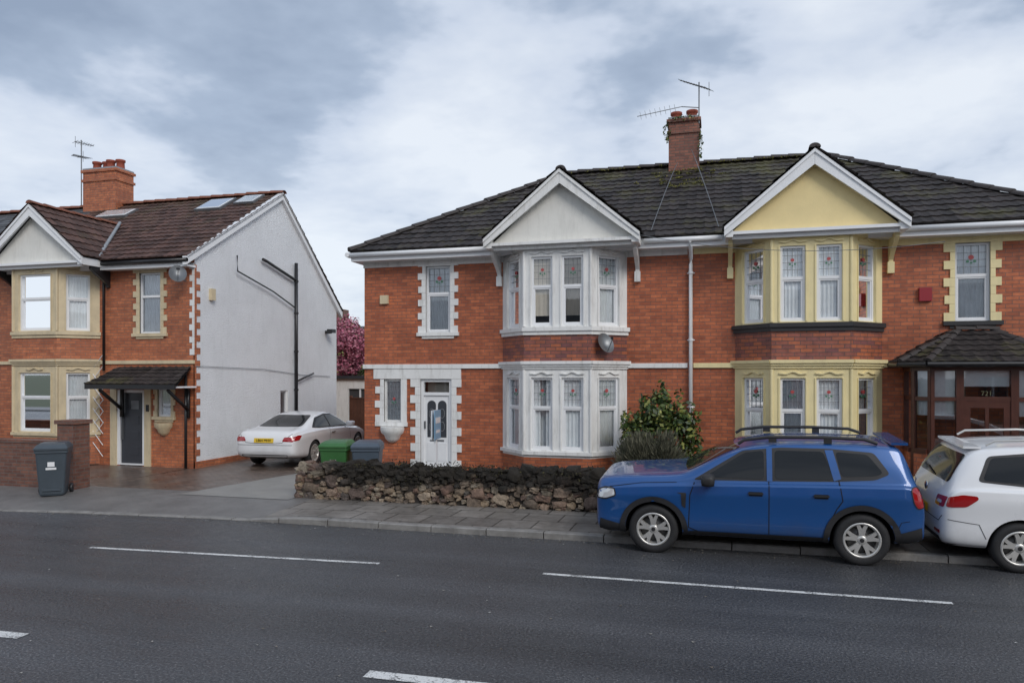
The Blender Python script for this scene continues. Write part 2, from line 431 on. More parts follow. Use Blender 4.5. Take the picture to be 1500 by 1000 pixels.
def chimney(H,x,y,w,dp,z0,z1,mat,pots,pr=.13,ph=.32):
    C=H.chim; f=Fr(x,y,0)
    C.box(f,-w/2,w/2,-dp/2,dp/2,z0,z1,mat)
    C.box(f,-w/2-.04,w/2+.04,-dp/2-.04,dp/2+.04,z1-.30,z1-.22,mat)
    C.box(f,-w/2-.05,w/2+.05,-dp/2-.05,dp/2+.05,z1-.0,z1+.08,mat)
    C.box(f,-w/2-.01,w/2+.01,-dp/2-.01,dp/2+.01,z1+.08,z1+.14,LEAD)
    C.box(f,-w/2-.05,w/2+.05,-dp/2-.05,dp/2+.05,z0,z0+.33,LEAD)
    for px,py in pots:
        C.lathe([(pr,z1+.10),(pr*1.02,z1+.14),(pr*.86,z1+.18),(pr*.80,z1+ph),(pr,z1+ph+.02),(pr,z1+ph+.08),(pr*.7,z1+ph+.08),(pr*.65,z1+.15)],(x+px,y+py,0),POT,'z',16)
def aerial(name,x,y,z0,z1,L=1.1,ang=.3,n=9,tilt=0.,extra=True):
    mb=MB(); mb.tube([(x,y,z0),(x,y,z1)],.018,GALV,6)
    c,s=math.cos(ang),math.sin(ang)
    def yagi(z,L,n,c,s,el,tl):
        d=Vector((c*math.cos(tl),s*math.cos(tl),math.sin(tl)))
        p0=Vector((x,y,z))-d*L*.35; mb.tube([p0,p0+d*L],.012,GALV,6)
        pr=Vector((-s,c,0))
        for i in range(n):
            q=p0+d*L*(i+.3)/n; l=el*(1-.3*i/n); mb.tube([q-pr*l,q+pr*l],.007,GALV,5)
        q=p0+d*.02; mb.tube([q-Vector((0,0,.18)),q+Vector((0,0,.18))],.008,GALV,5)
    yagi(z1-.1,L,n,c,s,.22,tilt)
    if extra: yagi(z1-.55,L*.7,n-3,-s,c,.3,0.1)
    return mb.finish(name)

# ------------------------------------------------------------------ centre pair
H=House()
YW=16.0
fw=Fr(0,YW,0)
XL,XR=-8.05,6.6
holes=[(-6.62,-5.85,.35,2.40),(-7.54,-7.10,1.39,2.39),(-6.485,-5.88,3.47,5.0),(4.43,5.03,3.52,5.02)]
wall(H.walls,fw,XL,XR,0.,5.3,BRICK,holes,rmat=WHITE)
wall(H.walls,Fr(XL,23.6,-math.pi/2),0,7.6,0,5.3,BRICK)
wall(H.walls,Fr(XR,YW,math.pi/2),0,7.6,0,5.3,BRICK)
wall(H.walls,Fr(XR,23.6,math.pi),0,XR-XL,0,5.3,BRICK)
T=H.trim
XM=-.52
T.box(fw,XL-.02,-4.63,-.03,.05,2.64,2.74,WHITE); T.box(fw,-1.86,XM-.06,-.03,.05,2.64,2.74,WHITE)
T.box(fw,XM+.06,.36,-.03,.05,2.64,2.74,YELL); T.box(fw,3.17,3.6,-.03,.05,2.64,2.74,YELL); T.box(fw,5.9,XR+.02,-.03,.05,2.64,2.74,YELL)
T.box(fw,XL-.015,XM-.06,-.03,.03,5.02,5.14,WHITE); T.box(fw,XM+.06,XR+.01,-.03,.03,5.02,5.14,YELL)
T.box(fw,XL-.13,XR+.13,-.02,.36,5.14,5.19,PVC)
T.box(fw,XL-.15,XR+.15,.36,.385,5.13,5.34,PVC)
fl=Fr(XL,23.6,-math.pi/2); T.box(fl,-.3,7.94,.0,.13,5.141,5.188,PVC); T.box(fl,-.3,7.97,.13,.152,5.131,5.338,PVC)
G=H.gut
for a,b in ((XL-.2,-4.78),(-1.45,.12),(3.45,XR+.2)):
    G.tube([(a,YW-.44,5.27),(b,YW-.44,5.27)],.055,PVC,10)
G.tube([(XL-.2,YW-.5,5.27),(XL-.2,24,5.27)],.055,PVC,10)
xp=-.51
G.tube([(xp,YW-.44,5.22),(xp,YW-.44,5.12),(xp,YW-.10,4.92),(xp,YW-.09,4.8),(xp,YW-.09,.25)],.04,PVC,10)
for zz in (4.6,3.2,1.8,.6): G.lathe([(.052,zz),(.052,zz+.05)],(xp,YW-.09,0),PVC,'z',10); G.tube([(xp-.08,YW-.05,zz+.02),(xp+.08,YW-.05,zz+.02)],.012,PVC,6)
window(H,fw,-6.485,-5.88,3.47,5.0,4.37,True,'net')
surround(H,fw,-6.485,-5.88,3.47,5.0,WHITE)
window(H,fw,4.43,5.03,3.52,5.02,4.40,True,'net')
surround(H,fw,4.43,5.03,3.52,5.02,YELL,sill=DARKW)
window(H,fw,-7.54,-7.10,1.39,2.39,None,True,'net',fm=WHITE)
teeth(T,fw,-7.54,-1,1.39,2.39,.10,.22,.17,WHITE)
T.box(fw,-7.76,-6.94,-.03,.04,1.29,1.39,WHITE)
T.box(fw,-7.80,-5.62,-.03,.034,2.40,2.637,WHITE)
T.box(fw,-7.10,-6.96,-.03,.03,1.392,2.398,WHITE)
teeth(T,fw,-6.62,-1,.35,2.398,.12,.24,.18,WHITE); teeth(T,fw,-5.85,1,.35,2.398,.12,.24,.18,WHITE)
T.lathe([(.02,.90),(.10,.93),(.17,1.0),(.20,1.08),(.27,1.14),(.29,1.22),(.29,1.28)],(-7.32,YW+.0,0),WHITE,'z',20,a0=math.pi,a1=2*math.pi)
T.face([(-7.32+.29*math.cos(math.pi+math.pi*k/20),YW+.29*math.sin(math.pi+math.pi*k/20),1.28) for k in range(21)],WHITE)
D=H.door
D.box(fw,-6.62,-6.55,-.12,-.02,.35,2.40,PVC); D.box(fw,-5.92,-5.85,-.12,-.02,.35,2.40,PVC); D.box(fw,-6.55,-5.92,-.12,-.022,2.33,2.40,PVC)
D.box(fw,-6.55,-5.92,-.12,-.022,2.02,2.09,PVC)
D.face([fw.P(-6.55,-.08,2.09),fw.P(-5.92,-.08,2.09),fw.P(-5.92,-.08,2.33),fw.P(-6.55,-.08,2.33)],GLASS)
D.box(fw,-6.55,-5.92,-.3,-.28,2.0,2.4,CURTB)
D.box(fw,-6.55,-5.92,-.12,-.06,.38,2.02,PVC)
for a in (-6.47,-6.21):
    n=8
    pl=[(a,1.05),(a+.21,1.05),(a+.21,1.80)]+[(a+.105+.105*math.cos(math.pi*k/n),1.80+.10*math.sin(math.pi*k/n)) for k in range(1,n)]+[(a,1.80)]
    D.prism_sz(fw,pl,-.061,-.052,DARKGREY)
    for zz in (1.30,1.60):
        pts=[fw.P(a+.105+.06*math.cos(t*math.pi/6),-.048,zz+.11*math.sin(t*math.pi/6)) for t in range(13)]
        D.tube(pts,.006,LEADC,4)
    D.box(fw,a,a+.21,-.06,-.048,.50,.92,PVC)
D.box(fw,-6.40,-6.06,-.06,-.045,.96,.995,GALV); D.box(fw,-6.54,-6.51,-.06,-.02,1.25,1.42,GALV)
D.box(fw,-6.75,-5.7,-.0,.40,.10,.33,M('door_step',(.25,.24,.22),.8,var=.2))
bay(H,-3.24,YW,WHITE,BRICK,curts=('sides','beige','beige','net'),curtg=('net','sides','net','sides'),band=BRICKP)
bay(H,1.765,YW,YELL,BRICK,sillm=DARKW,curts=('left','net','net','net'),curtg=('net','net','net','sides'),band=BRICKP)
EZ=5.36;RZ=7.93;EY=15.56;RY=19.8
sf=lambda z:EY+(z-EZ)/(RZ-EZ)*(RY-EY)
xl,xr=XL-.17,XR+.17; rxl,rxr=xl+4.2,xr-4.2; BY=24.04
tile_plane(H.roof,(xl,EY,EZ),(xr,EY,EZ),(rxr,RY,RZ),(rxl,RY,RZ),ROOF)
tile_plane(H.roof,(xr,BY,EZ),(xl,BY,EZ),(rxl,RY,RZ),(rxr,RY,RZ),ROOF,du=.2)
tile_plane(H.roof,(xl,BY,EZ),(xl,EY,EZ),(rxl,RY,RZ),(rxl,RY,RZ),ROOF)
tile_plane(H.roof,(xr,EY,EZ),(xr,BY,EZ),(rxr,RY,RZ),(rxr,RY,RZ),ROOF)
caps(H.roof,(rxl,RY,RZ+.05),(rxr,RY,RZ+.05),RIDGE)
for a,b in (((xl,EY,EZ+.03),(rxl,RY,RZ+.05)),((xr,EY,EZ+.03),(rxr,RY,RZ+.05)),((xl,BY,EZ+.03),(rxl,RY,RZ+.05)),((xr,BY,EZ+.03),(rxr,RY,RZ+.05))): caps(H.roof,a,b,RIDGE,.11)
gable(H,-3.13,15.0,YW,1.60,5.40,6.74,WHITE,WHITEG,ROOF,RIDGE,sf,cap0=.12)
gable(H,1.80,15.0,YW,1.60,5.40,6.76,PVC,YELLG,ROOF,RIDGE,sf)
for xx,mt in ((-4.70,WHITE),(-1.62,WHITE),(.28,YELL),(3.30,YELL)):
    bracket(T,fw,xx,5.19,mt)
    T.box(fw,xx-.06,xx+.06,-.02,.09,4.48,4.70,mt)
chimney(H,-.80,19.75,.76,.60,7.35,8.98,BRICKC,[(-.2,0),(.2,-.05)],.15,.26)
def dish(name,x,y,z,yaw,r=.3,arm=.3):
    mb=MB(); m=Matrix.Rotation(yaw,3,'Z')@Matrix.Rotation(R(-25),3,'X')
    rows=[]
    for i in range(6):
        t=i/5*.95; rows.append([Vector((x,y-arm,z))+m@Vector((r*t*math.cos(a),-.10*t*t,r*1.15*t*math.sin(a))) for a in [2*math.pi*k/20 for k in range(20)]])
    mb.grid(rows,GALV,True,True)
    mb.tube([(x,y,z-.1),(x,y-arm,z-.05)],.018,GALV,6)
    c=Vector((x,y-arm,z)); mb.tube([c+m@Vector((0,-.05,-r*.9)),c+m@Vector((0,-.30,-.03))],.01,GALV,6); mb.cbox(c+m@Vector((0,-.30,0)),(.05,.07,.05),BLACK)
    return mb.finish(name)
e=H.finish('semi_detached_house')
dish('satellite_dish',-2.27,15.72,3.12,R(48),.21,.30)
mb=MB(); mb.box(fw,-7.62,-7.42,.0,.07,4.16,4.36,CREAM); mb.finish('alarm_box')
mb=MB(); mb.box(fw,3.80,4.02,.0,.08,3.92,4.18,M('alarm_red',(.30,.02,.03),.4,var=.05)); mb.finish('alarm_box')

# ------------------------------------------------------------------ porch
P=MB(); pe=empty('entrance_porch')
pp=[(3.55,16),(3.50,15.2),(3.74,14.9),(5.62,14.9),(5.88,15.2),(5.88,16)]
for i in range(5):
    fr,L=fr2(pp[i],pp[i+1])
    if i==2: segs=[(0,.47,'w'),(.47,1.33,'d'),(1.33,L,'w')]
    else: segs=[(0,L,'w')]
    P.box(fr,-.02,L+.02,-.06,.02,2.56,2.72,BROWNW)
    for a,b,k in segs:
        P.box(fr,a,a+.06,-.06,.012,.3,2.56,BROWNW); P.box(fr,b-.06,b,-.06,.01,.3,2.56,BROWNW)
        if k=='w':
            P.box(fr,a+.06,b-.06,-.10,.03,.0,1.06,BRICK)
            P.box(fr,a+.06,b-.06,-.06,.05,1.06,1.14,BROWNW); P.box(fr,a+.06,b-.06,-.05,.0,2.02,2.09,BROWNW)
            if b-a>.3:
                P.box(fr,a+.06,b-.06,-.09,-.08,2.09,2.56,CURT)
                n=14
                P.grid([[fr.P(a+.06+(b-a-.12)*q/n,-.09+.02*math.sin(q*1.7),zz) for q in range(n+1)] for zz in (1.75,2.05)],CURT,True)
        else:
            P.box(fr,a+.06,b-.06,-.06,.0,2.02,2.10,BROWNW)
            P.box(fr,a+.06,b-.06,-.04,-.01,.3,.46,BROWNW); P.box(fr,a+.06,a+.17,-.04,-.01,.46,2.02,BROWNW); P.box(fr,b-.17,b-.06,-.04,-.01,.46,2.02,BROWNW)
            P.box(fr,a+.17,b-.17,-.04,-.01,1.18,1.30,BROWNW); P.box(fr,a+.17,b-.17,-.04,-.01,1.90,2.02,BROWNW); P.box(fr,(a+b)/2-.03,(a+b)/2+.03,-.04,-.012,.46,1.90,BROWNW)
            P.box(fr,a+.17,b-.17,-.035,-.02,.46,1.0,BROWNW)
            P.box(fr,a+.06,b-.06,-.09,-.08,2.28,2.56,CURT)
        P.face([fr.P(a+.05,-.03,.4),fr.P(b-.05,-.03,.4),fr.P(b-.05,-.03,2.56),fr.P(a+.05,-.03,2.56)],GLASS)
P.finish('timber_frame',pe)
rp=[(3.28,16.02),(3.26,15.08),(3.62,14.66),(5.74,14.66),(6.10,15.08),(6.10,16.02)]
ap=[(4.05,16.0,3.30),(4.4,15.7,3.32),(5.0,15.7,3.32),(5.4,16.0,3.30)]
PR=MB()
def V3(p,z=2.72): return (p[0],p[1],z)
tile_plane(PR,V3(rp[2]),V3(rp[3]),ap[2],ap[1],ROOF,g=.22,du=.04)
tile_plane(PR,V3(rp[1]),V3(rp[2]),ap[1],ap[1],ROOF,g=.22,du=.04)
tile_plane(PR,V3(rp[3]),V3(rp[4]),ap[2],ap[2],ROOF,g=.22,du=.04)
tile_plane(PR,V3(rp[0]),V3(rp[1]),ap[1],(4.3,16.0,3.32),ROOF,g=.22,du=.04)
tile_plane(PR,V3(rp[4]),V3(rp[5]),(5.1,16.0,3.32),ap[2],ROOF,g=.22,du=.04)
caps(PR,(4.35,15.7,3.36),(5.05,15.7,3.36),RIDGE,.08,.3)
for a,b in ((rp[1],ap[1]),(rp[2],ap[1]),(rp[3],ap[2]),(rp[4],ap[2])): caps(PR,(a[0],a[1],2.76),(b[0],b[1],3.35),RIDGE,.07,.25)
for a,b in zip(rp,rp[1:]): PR.tube([(a[0],a[1],2.68),(b[0],b[1],2.68)],.05,BLACK,8)
PR.finish('porch_roof',pe)
def text(body,size,loc,rot,mat,parent=None,name='lettering'):
    cu=bpy.data.curves.new(name,'FONT'); cu.body=body; cu.size=size; cu.extrude=.002; cu.align_x='CENTER'; cu.align_y='CENTER'
    cu.materials.append(mat); o=bpy.data.objects.new(name,cu); COL.objects.link(o); o.location=loc; o.rotation_euler=rot
    if parent: o.parent=parent
    return o
text('721',.12,(4.64,14.935,2.155),(R(90),0,0),YELL,pe,'door_number')

# ------------------------------------------------------------------ left house
H=House(); dz=.12
XE=-12.8
fl=Fr(0,YW,0)
hol=[(-14.48,-13.82,3.57,5.14),(-15.2,-14.32,.14,2.10),(-13.92,-13.50,1.42,2.14)]
wall(H.walls,fl,-19.7,XE,0,5.5,BRICK2,hol,rmat=CREAM)
wall(H.walls,fl,-27,-19.7,0,5.5,BRICK2)
AY=19.85;AZ=8.0;BYL=23.3
fs=Fr(XE,YW,math.pi/2)
P_=fs.P
H.walls.face([P_(0,0,0),P_(3.55,0,0),P_(3.55,0,5.5),P_(0,0,5.5)],PEBBLE)
H.walls.face([P_(3.55,0,0),P_(3.8,0,0),P_(3.8,0,1.1),P_(3.55,0,1.1)],PEBBLE)
H.walls.face([P_(3.55,0,1.1),P_(3.8,0,1.1),P_(3.8,0,5.5),P_(3.55,0,5.5)],PEBBLE)
wall(H.walls,fs,3.8,4.3,0,5.5,PEBBLE,[(3.85,4.25,1.15,2.02)],rmat=WHITE)
wall(H.walls,fs,4.3,7.3,0,4.75,PEBBLE)
H.walls.face([P_(0,0,5.5),P_(3.85,0,8.0),P_(4.3,0,7.62),P_(4.3,0,5.5)],PEBBLE)
H.walls.face([P_(4.3,0,4.75),P_(7.3,0,4.75),P_(4.3,0,7.62)],PEBBLE)
wall(H.walls,Fr(XE,23.3,math.pi),0,14,0,4.9,BRICK2)
window(H,fs,3.85,4.25,1.15,2.02,None,False,'net')
T=H.trim
teeth(H.walls,fs,0.0,1,.1,5.3,.06,.20,.16,BRICK2,.012)
teeth(T,fl,XE,-1,3.0,5.35,.06,.14,.16,WHITE,.012)
T.box(fs,.0,7.3,-.02,.02,0.05,.28,BRICK2)
def beam(mb,a,b,h,th,mat,off):
    a,b=Vector(a),Vector(b); up=Vector((0,0,1))
    v=[a,b,b-up*h,a-up*h]; w=[p+Vector((off,0,0)) for p in v]
    mb.mesh(v+w,[[0,1,2,3],[7,6,5,4],[0,4,5,1],[1,5,6,2],[2,6,7,3],[3,7,4,0]],mat)
LE=15.60; LEZ=5.46
beam(T,(XE-.02,LE-.02,LEZ-.0),(XE-.02,AY,AZ+.05),.22,.05,PVC,.12)
beam(T,(XE-.02,AY,AZ+.05),(XE-.02,BYL+.25,4.72),.22,.05,PVC,.118)
T.box(fl,-16.0,XE+.01,-.03,.05,2.78,2.87,CREAM)
T.box(fl,-19.6,-18.4,-.03,.05,2.78,2.87,CREAM)
T.box(fl,-27,XE+.02,-.02,.32,5.22,5.27,PVC); T.box(fl,-27,XE+.05,.32,.345,5.21,5.42,PVC)
G=H.gut
G.tube([(-15.3,YW-.41,5.36),(XE+.1,YW-.41,5.36)],.055,BLACK,10)
G.tube([(-15.55,YW-.41,5.3),(-15.55,YW-.1,5.05),(-15.55,YW-.08,4.9),(-15.55,YW-.08,2.6)],.035,BLACK,8)
G.tube([(-13.0,YW-.08,2.5),(-13.0,YW-.08,.1)],.035,BLACK,8)
x=XE+.10
G.tube([(x,20.57,1.05),(x,20.57,6.0)],.055,BLACK,10)
G.tube([(x,18.8,5.85),(x,19.0,5.82),(x,20.57,5.45)],.045,BLACK,10); G.tube([(x,17.6,5.78),(x,17.62,5.35),(x,19.3,4.98),(x,20.5,4.6)],.022,BLACK,8)
G.tube([(x,20.6,2.3),(x,21.6,2.55)],.03,BLACK,8); G.tube([(x,20.57,1.1),(x,20.3,.8),(x,20.3,.2)],.05,BLACK,8)
for zz in (2.0,3.2,4.4,5.4): G.lathe([(.07,zz),(.07,zz+.06)],(x,20.57,0),BLACK,'z',10)
G.tube([(XE+.03,16.0,2.72),(XE+.03,19,2.66),(XE+.03,21,2.5),(XE+.03,22.8,2.45)],.008,GALV,6)
window(H,fl,-14.48,-13.82,3.57,5.14,None,False,'net',d=-.05)
H.frames.box(fl,-14.43,-13.87,-.09,-.035,4.50,4.56,PVC)
surround(H,fl,-14.48,-13.82,3.57,5.14,CREAM)
window(H,fl,-13.92,-13.50,1.42,2.14,None,False,'net')
surround(H,fl,-13.92,-13.50,1.42,2.14,CREAM,w1=.07,w2=.12)
T.lathe([(.02,.92),(.08,.95),(.15,1.02),(.18,1.10),(.24,1.16),(.25,1.27)],(-13.71,YW,0),CREAM,'z',18,a0=math.pi,a1=2*math.pi)
D=H.door
T.box(fl,-15.40,-15.2,-.03,.03,.12,2.2,CREAM); T.box(fl,-14.32,-14.12,-.03,.03,.12,2.2,CREAM)
D.box(fl,-15.2,-15.10,-.10,0,.14,2.10,PVC);D.box(fl,-14.40,-14.32,-.10,0,.14,2.10,PVC);D.box(fl,-15.1,-14.4,-.10,-.002,2.03,2.10,PVC)
D.box(fl,-15.1,-14.4,-.10,-.04,.18,2.03,DARKGREY)
D.box(fl,-15.1,-14.4,-.09,.0,.12,.18,PVC)
for zz in (.4,.8,1.2,1.6): D.box(fl,-14.78,-14.54,-.05,-.03,zz,zz+.22,GALV if zz>1.5 else DARKGREY)
D.box(fl,-15.06,-15.03,-.04,.02,.8,1.5,GALV)
D.box(fl,-14.25,-14.17,.03,.05,1.55,1.72,BLACK)
tile_plane(H.roof,(-15.35,15.12,2.26),(-12.62,15.12,2.26),(-12.9,16.0,2.70),(-15.1,16.0,2.70),ROOF,g=.24,du=.04)
T.box(fl,-15.3,-12.7,.05,.86,2.17,2.21,PVC); T.box(fl,-15.35,-12.65,.86,.90,2.14,2.25,BLACK)
for xx in (-15.0,-12.95):
    H.gut.tube([(xx,15.22,2.12),(xx,15.95,1.60)],.05,BLACK,4); H.gut.tube([(xx,15.95,2.15),(xx,15.95,1.4)],.05,BLACK,4)
bay(H,-17.15,YW,CREAM,BRICK2,dz=dz,front2=False,curts=('net',)*4,curtg=('net',)*4,lead=False)
sfl=lambda z:LE+(z-LEZ)/(AZ-LEZ)*(AY-LE)
gable(H,-17.0,15.0,YW,1.60,5.50,6.86,PVC,WHITEG,ROOFB,RIDGEB,sfl)
for xx in (-18.55,-15.45): bracket(T,fl,xx,5.29,BLACK)
XT=XE+.12
tile_plane(H.roof,(-19.4,LE,LEZ),(XT,LE,LEZ),(XT,AY,AZ),(-19.4,AY,AZ),ROOFB)
tile_plane(H.roof,(-27,LE,LEZ),(-19.42,LE,LEZ),(-19.42,AY,AZ-.0),(-27,AY,AZ-.0),SLATE,amp=.0,g=.24,step=.012,du=.1)
tile_plane(H.roof,(XT,BYL+.25,4.75),(-27,BYL+.25,4.75),(-27,AY,AZ),(XT,AY,AZ),ROOFB,du=.2)
caps(H.roof,(-27,AY,AZ+.05),(XT,AY,AZ+.05),RIDGEB)
H.roof.tube([(-15.42,15.6,5.52),(-16.98,17.98,6.98)],.05,LEAD,6)
S=(Vector((0,AY,AZ))-Vector((0,LE,LEZ))).normalized(); N=Vector((0,-S.z,S.y))
def sky(xa,xb,t0,t1):
    base=Vector((0,LE,LEZ)); TL=(Vector((0,AY,AZ))-base).length
    def q(x,t,h): p=base+S*TL*t+N*h; return (x,p.y,p.z)
    for (a,b,c,d_,h,mt) in ((xa,xb,t0,t1,.09,GALV),(xa+.06,xb-.06,t0+.012,t1-.012,.10,PVC)):
        v=[q(a,c,0),q(b,c,0),q(b,d_,0),q(a,d_,0),q(a,c,h),q(b,c,h),q(b,d_,h),q(a,d_,h)]
        H.frames.mesh(v,[[0,1,2,3],[4,7,6,5],[0,4,5,1],[1,5,6,2],[2,6,7,3],[3,7,4,0]],mt)
    H.glass.face([q(xa+.09,t0+.02,.106),q(xb-.09,t0+.02,.106),q(xb-.09,t1-.02,.106),q(xa+.09,t1-.02,.106)],GLASS)
sky(-15.0,-14.1,.74,.93); sky(-13.9,-13.2,.82,.96); sky(-18.6,-17.4,.72,.85)
chimney(H,-19.2,AY,1.3,.75,7.3,9.05,BRICK2,[(-.45,0),(-.15,.1),(.15,-.05),(.48,0)],.15,.36)
H.finish('semi_detached_house')
dish('satellite_dish',-12.98,15.88,4.98,R(42),.22,.28)
mb=MB(); mb.box(fs,.55,.7,0,.1,4.45,4.75,CREAM); mb.finish('alarm_box')
mb=MB(); mb.box(fs,6.5,6.62,0,.2,3.9,4.0,BLACK); mb.cbox((XE+.25,22.5,3.98),(.2,.25,.12),BLACK); mb.finish('security_light')
aerial('tv_aerial',-20.35,19.9,8.0,10.3,.6,1.2,8)
aerial('tv_aerial',-.42,19.45,8.9,9.95,1.0,2.6,11,.5,False)
mb=MB(); q=Vector((-.85,19.4,9.35)); mb.tube([q,q+Vector((-1.1,-.3,-.25))],.010,GALV,6)
for i in range(8):
    p=q+Vector((-1.1,-.3,-.25))*(.15+.11*i); mb.tube([p+Vector((.02,0,-.10)),p+Vector((-.02,0,.10))],.005,GALV,5)
mb.tube([(-.42,19.45,9.3),q],.012,GALV,6); mb.finish('tv_aerial')

# ------------------------------------------------------------------ ground, road, pavement
def Masphalt():
    m,nt,N,L,b=nm('asphalt_wet')
    p=pos(nt)
    big=noi(nt,.35,4,.6,p); fine=noi(nt,42,2,.75,p); med=noi(nt,5,4,.65,p)
    tr=noi(nt,1.,3,.55,mapn(nt,p,(.06,1.3,1)))
    col=ramp(nt,fine,[(.34,(.026,.027,.030)),(.52,(.068,.070,.076)),(.64,(.125,.125,.13)),(.74,(.30,.30,.30))])
    col=mixc(nt,col,ramp(nt,big,[(.3,.75),(.7,1.15)]),1.,'MULTIPLY')
    col=mixc(nt,col,ramp(nt,tr,[(.35,.80),(.65,1.18)]),1.,'MULTIPLY')
    L.new(col,b.inputs['Base Color'])
    r=ramp(nt,math_(nt,'ADD',math_(nt,'MULTIPLY',med,.45),math_(nt,'MULTIPLY',tr,.55)),[(.38,.24),(.62,.48)])
    L.new(r,b.inputs['Roughness'])
    bump(nt,b,fine,1.,.02)
    return m
ASPH=Masphalt()
ASPH2=M('asphalt_footway',(.18,.172,.165),.5,var=.25,vs=1.6,bs=90,bstr=.5,dirt=.4,dcol=(.07,.067,.063))
def ground_mat(name,c1,c2,s1=1.,s2=40):
    m,nt,N,L,b=nm(name); p=pos(nt)
    f=math_(nt,'ADD',math_(nt,'MULTIPLY',noi(nt,s1,4,.7,p),.6),math_(nt,'MULTIPLY',noi(nt,s2,3,.6,p),.4))
    L.new(ramp(nt,f,[(.35,c1),(.65,c2)]),b.inputs['Base Color']); b.inputs['Roughness'].default_value=.8
    return m
GRASS=ground_mat('grass_ground',(.03,.045,.015),(.08,.09,.035))
SOIL=ground_mat('garden_ground',(.05,.045,.035),(.12,.105,.085))
SLABS=Mbrick('paving_slabs',(.27,.245,.22),(.18,.165,.15),(.06,.055,.048),.62,.62,.014,.5,.45,.35,.4)
BLOCKS=Mbrick('block_paving',(.20,.145,.115),(.13,.096,.078),(.05,.044,.038),.21,.105,.008,.5,.38,.35,.4)
KERB=M('kerb_stone',(.25,.24,.225),.55,var=.3,vs=4,bs=50,bstr=.4,dirt=.4,dcol=(.09,.08,.075))
def Mline():
    m,nt,N,L,b=nm('worn_white_road_paint'); p=pos(nt)
    f=math_(nt,'ADD',math_(nt,'MULTIPLY',noi(nt,45,3,.8,p),.6),math_(nt,'MULTIPLY',noi(nt,4,4,.7,p),.4))
    L.new(ramp(nt,f,[(.42,(.12,.12,.12)),(.50,(.72,.72,.70))]),b.inputs['Base Color']); b.inputs['Roughness'].default_value=.5
    return m
WLINE=Mline()
mb=MB(); mb.face([(-600,-600,-.03),(600,-600,-.03),(600,900,-.03),(-600,900,-.03)],GRASS); mb.finish('ground')
def ky(x):
    if x>-7: return 10.95
    return 10.95-.0155*(-7-x)**1.9 if x>-13 else 10.95-.0155*(6**1.9)-.12*(-13-x)
xs=[-80,-60,-40,-30,-24,-20,-18,-16]+[-15+.25*i for i in range(0,41)]+[-4,-2,0,2,4,6,8,10,15,20,40,80]
mb=MB()
mb.grid([[(x,-8,0) for x in xs],[(x,ky(x)+.02,0) for x in xs]],ASPH,False); mb.finish('road')
mb=MB(); mb.box(W0,-80,80,8.0,11,-.02,.1,ASPH2); mb.finish('pavement')
def smooth(a,b,x):
    t=min(1,max(0,(x-a)/(b-a))); return t*t*(3-2*t)
def kh(x): return .025+.075*smooth(-8.0,-6.6,x)
mb=MB()
kx=-40.
while kx<40:
    a,b=kx+.008,kx+.914-.008
    n=4; o=random.uniform(-.006,.006); oz=random.uniform(-.004,.004)
    pts=[a+(b-a)*i/n for i in range(n+1)]
    rows=[[(x,ky(x)+o,-.01) for x in pts],[(x,ky(x)+o,kh(x)-.015+oz) for x in pts],[(x,ky(x)+.018+o,kh(x)+oz) for x in pts],[(x,ky(x)+.13,kh(x)+.002+oz) for x in pts],[(x,ky(x)+.13,-.01) for x in pts]]
    mb.grid(rows,KERB,False)
    for j in (0,n): mb.face([r[j] for r in rows],KERB)
    kx+=.914
mb.finish('kerb')
PB=12.95
def pz(x,y):
    t=min(1,max(0,(y-ky(x)-.13)/(1.2))); return kh(x)*(1-t)+.10*t-.001
mb=MB(); nx=[-60,-40,-30,-24,-20,-18,-16]+[-15+.25*i for i in range(41)]+[-4,-2,0,2,4,6,8,12,20,40,60]
def pav(xr,mat,mb):
    rows=[]
    for j in range(9):
        rows.append([(x,ky(x)+.13+(PB-ky(x)-.13)*j/8,pz(x,ky(x)+.13+(PB-ky(x)-.13)*j/8)) for x in xr])
    mb.grid(rows,mat,False)
pav([x for x in nx if x>=-7.5],SLABS,mb); pav([x for x in nx if x<=-7.5],ASPH2,mb)
mb.finish('pavement')
mb=MB()
mb.face([(-12.95,PB,.099),(-8.0,PB,.099),(-8.0,24,.15),(-12.95,24,.15)],BLOCKS)
mb.face([(-30,PB,.099),(-12.95,PB,.099),(-12.95,16,.12),(-30,16,.12)],BLOCKS)
mb.finish('driveway')
mb=MB(); mb.face([(-10.4,12.5,.106),(-7.9,12.5,.106),(-7.9,16.6,.122),(-9.6,16.6,.122)],M('concrete_strip',(.27,.262,.245),.5,var=.2,vs=1.5,bs=60,dirt=.4)); mb.finish('concrete_path')
mb=MB(); mb.face([(-8.0,PB,.11),(20,PB,.11),(20,16.01,.14),(-8.0,16.01,.14)],SOIL); mb.face([(-40,24,.0),(40,24,.0),(40,60,.0),(-40,60,.0)],GRASS); mb.finish('garden')
mb=MB()
def dash(x0,y0,x1,y1,w,z=.004):
    d=Vector((x1-x0,y1-y0,0)).normalized(); n=Vector((-d.y,d.x,0))*w/2
    a,b=Vector((x0,y0,z)),Vector((x1,y1,z)); mb.face([a-n,b-n,b+n,a+n],WLINE)
dash(-8.7,8.66,-4.28,8.93,.08); dash(-2.09,9.02,2.48,9.03,.08); dash(4.7,9.03,9.2,9.03,.08); dash(-15.5,8.2,-11,8.5,.08)
dash(-2.80,5.60,3.2,5.72,.14); dash(-12,5.3,-6.35,5.54,.14); dash(6.7,5.75,12.7,5.8,.14)
mb.finish('road_markings')
GRIT=Misl('grit',[(0,(.5,.5,.48)),(.5,(.25,.22,.18)),(1,(.12,.09,.06))],.8)
mb=MB()
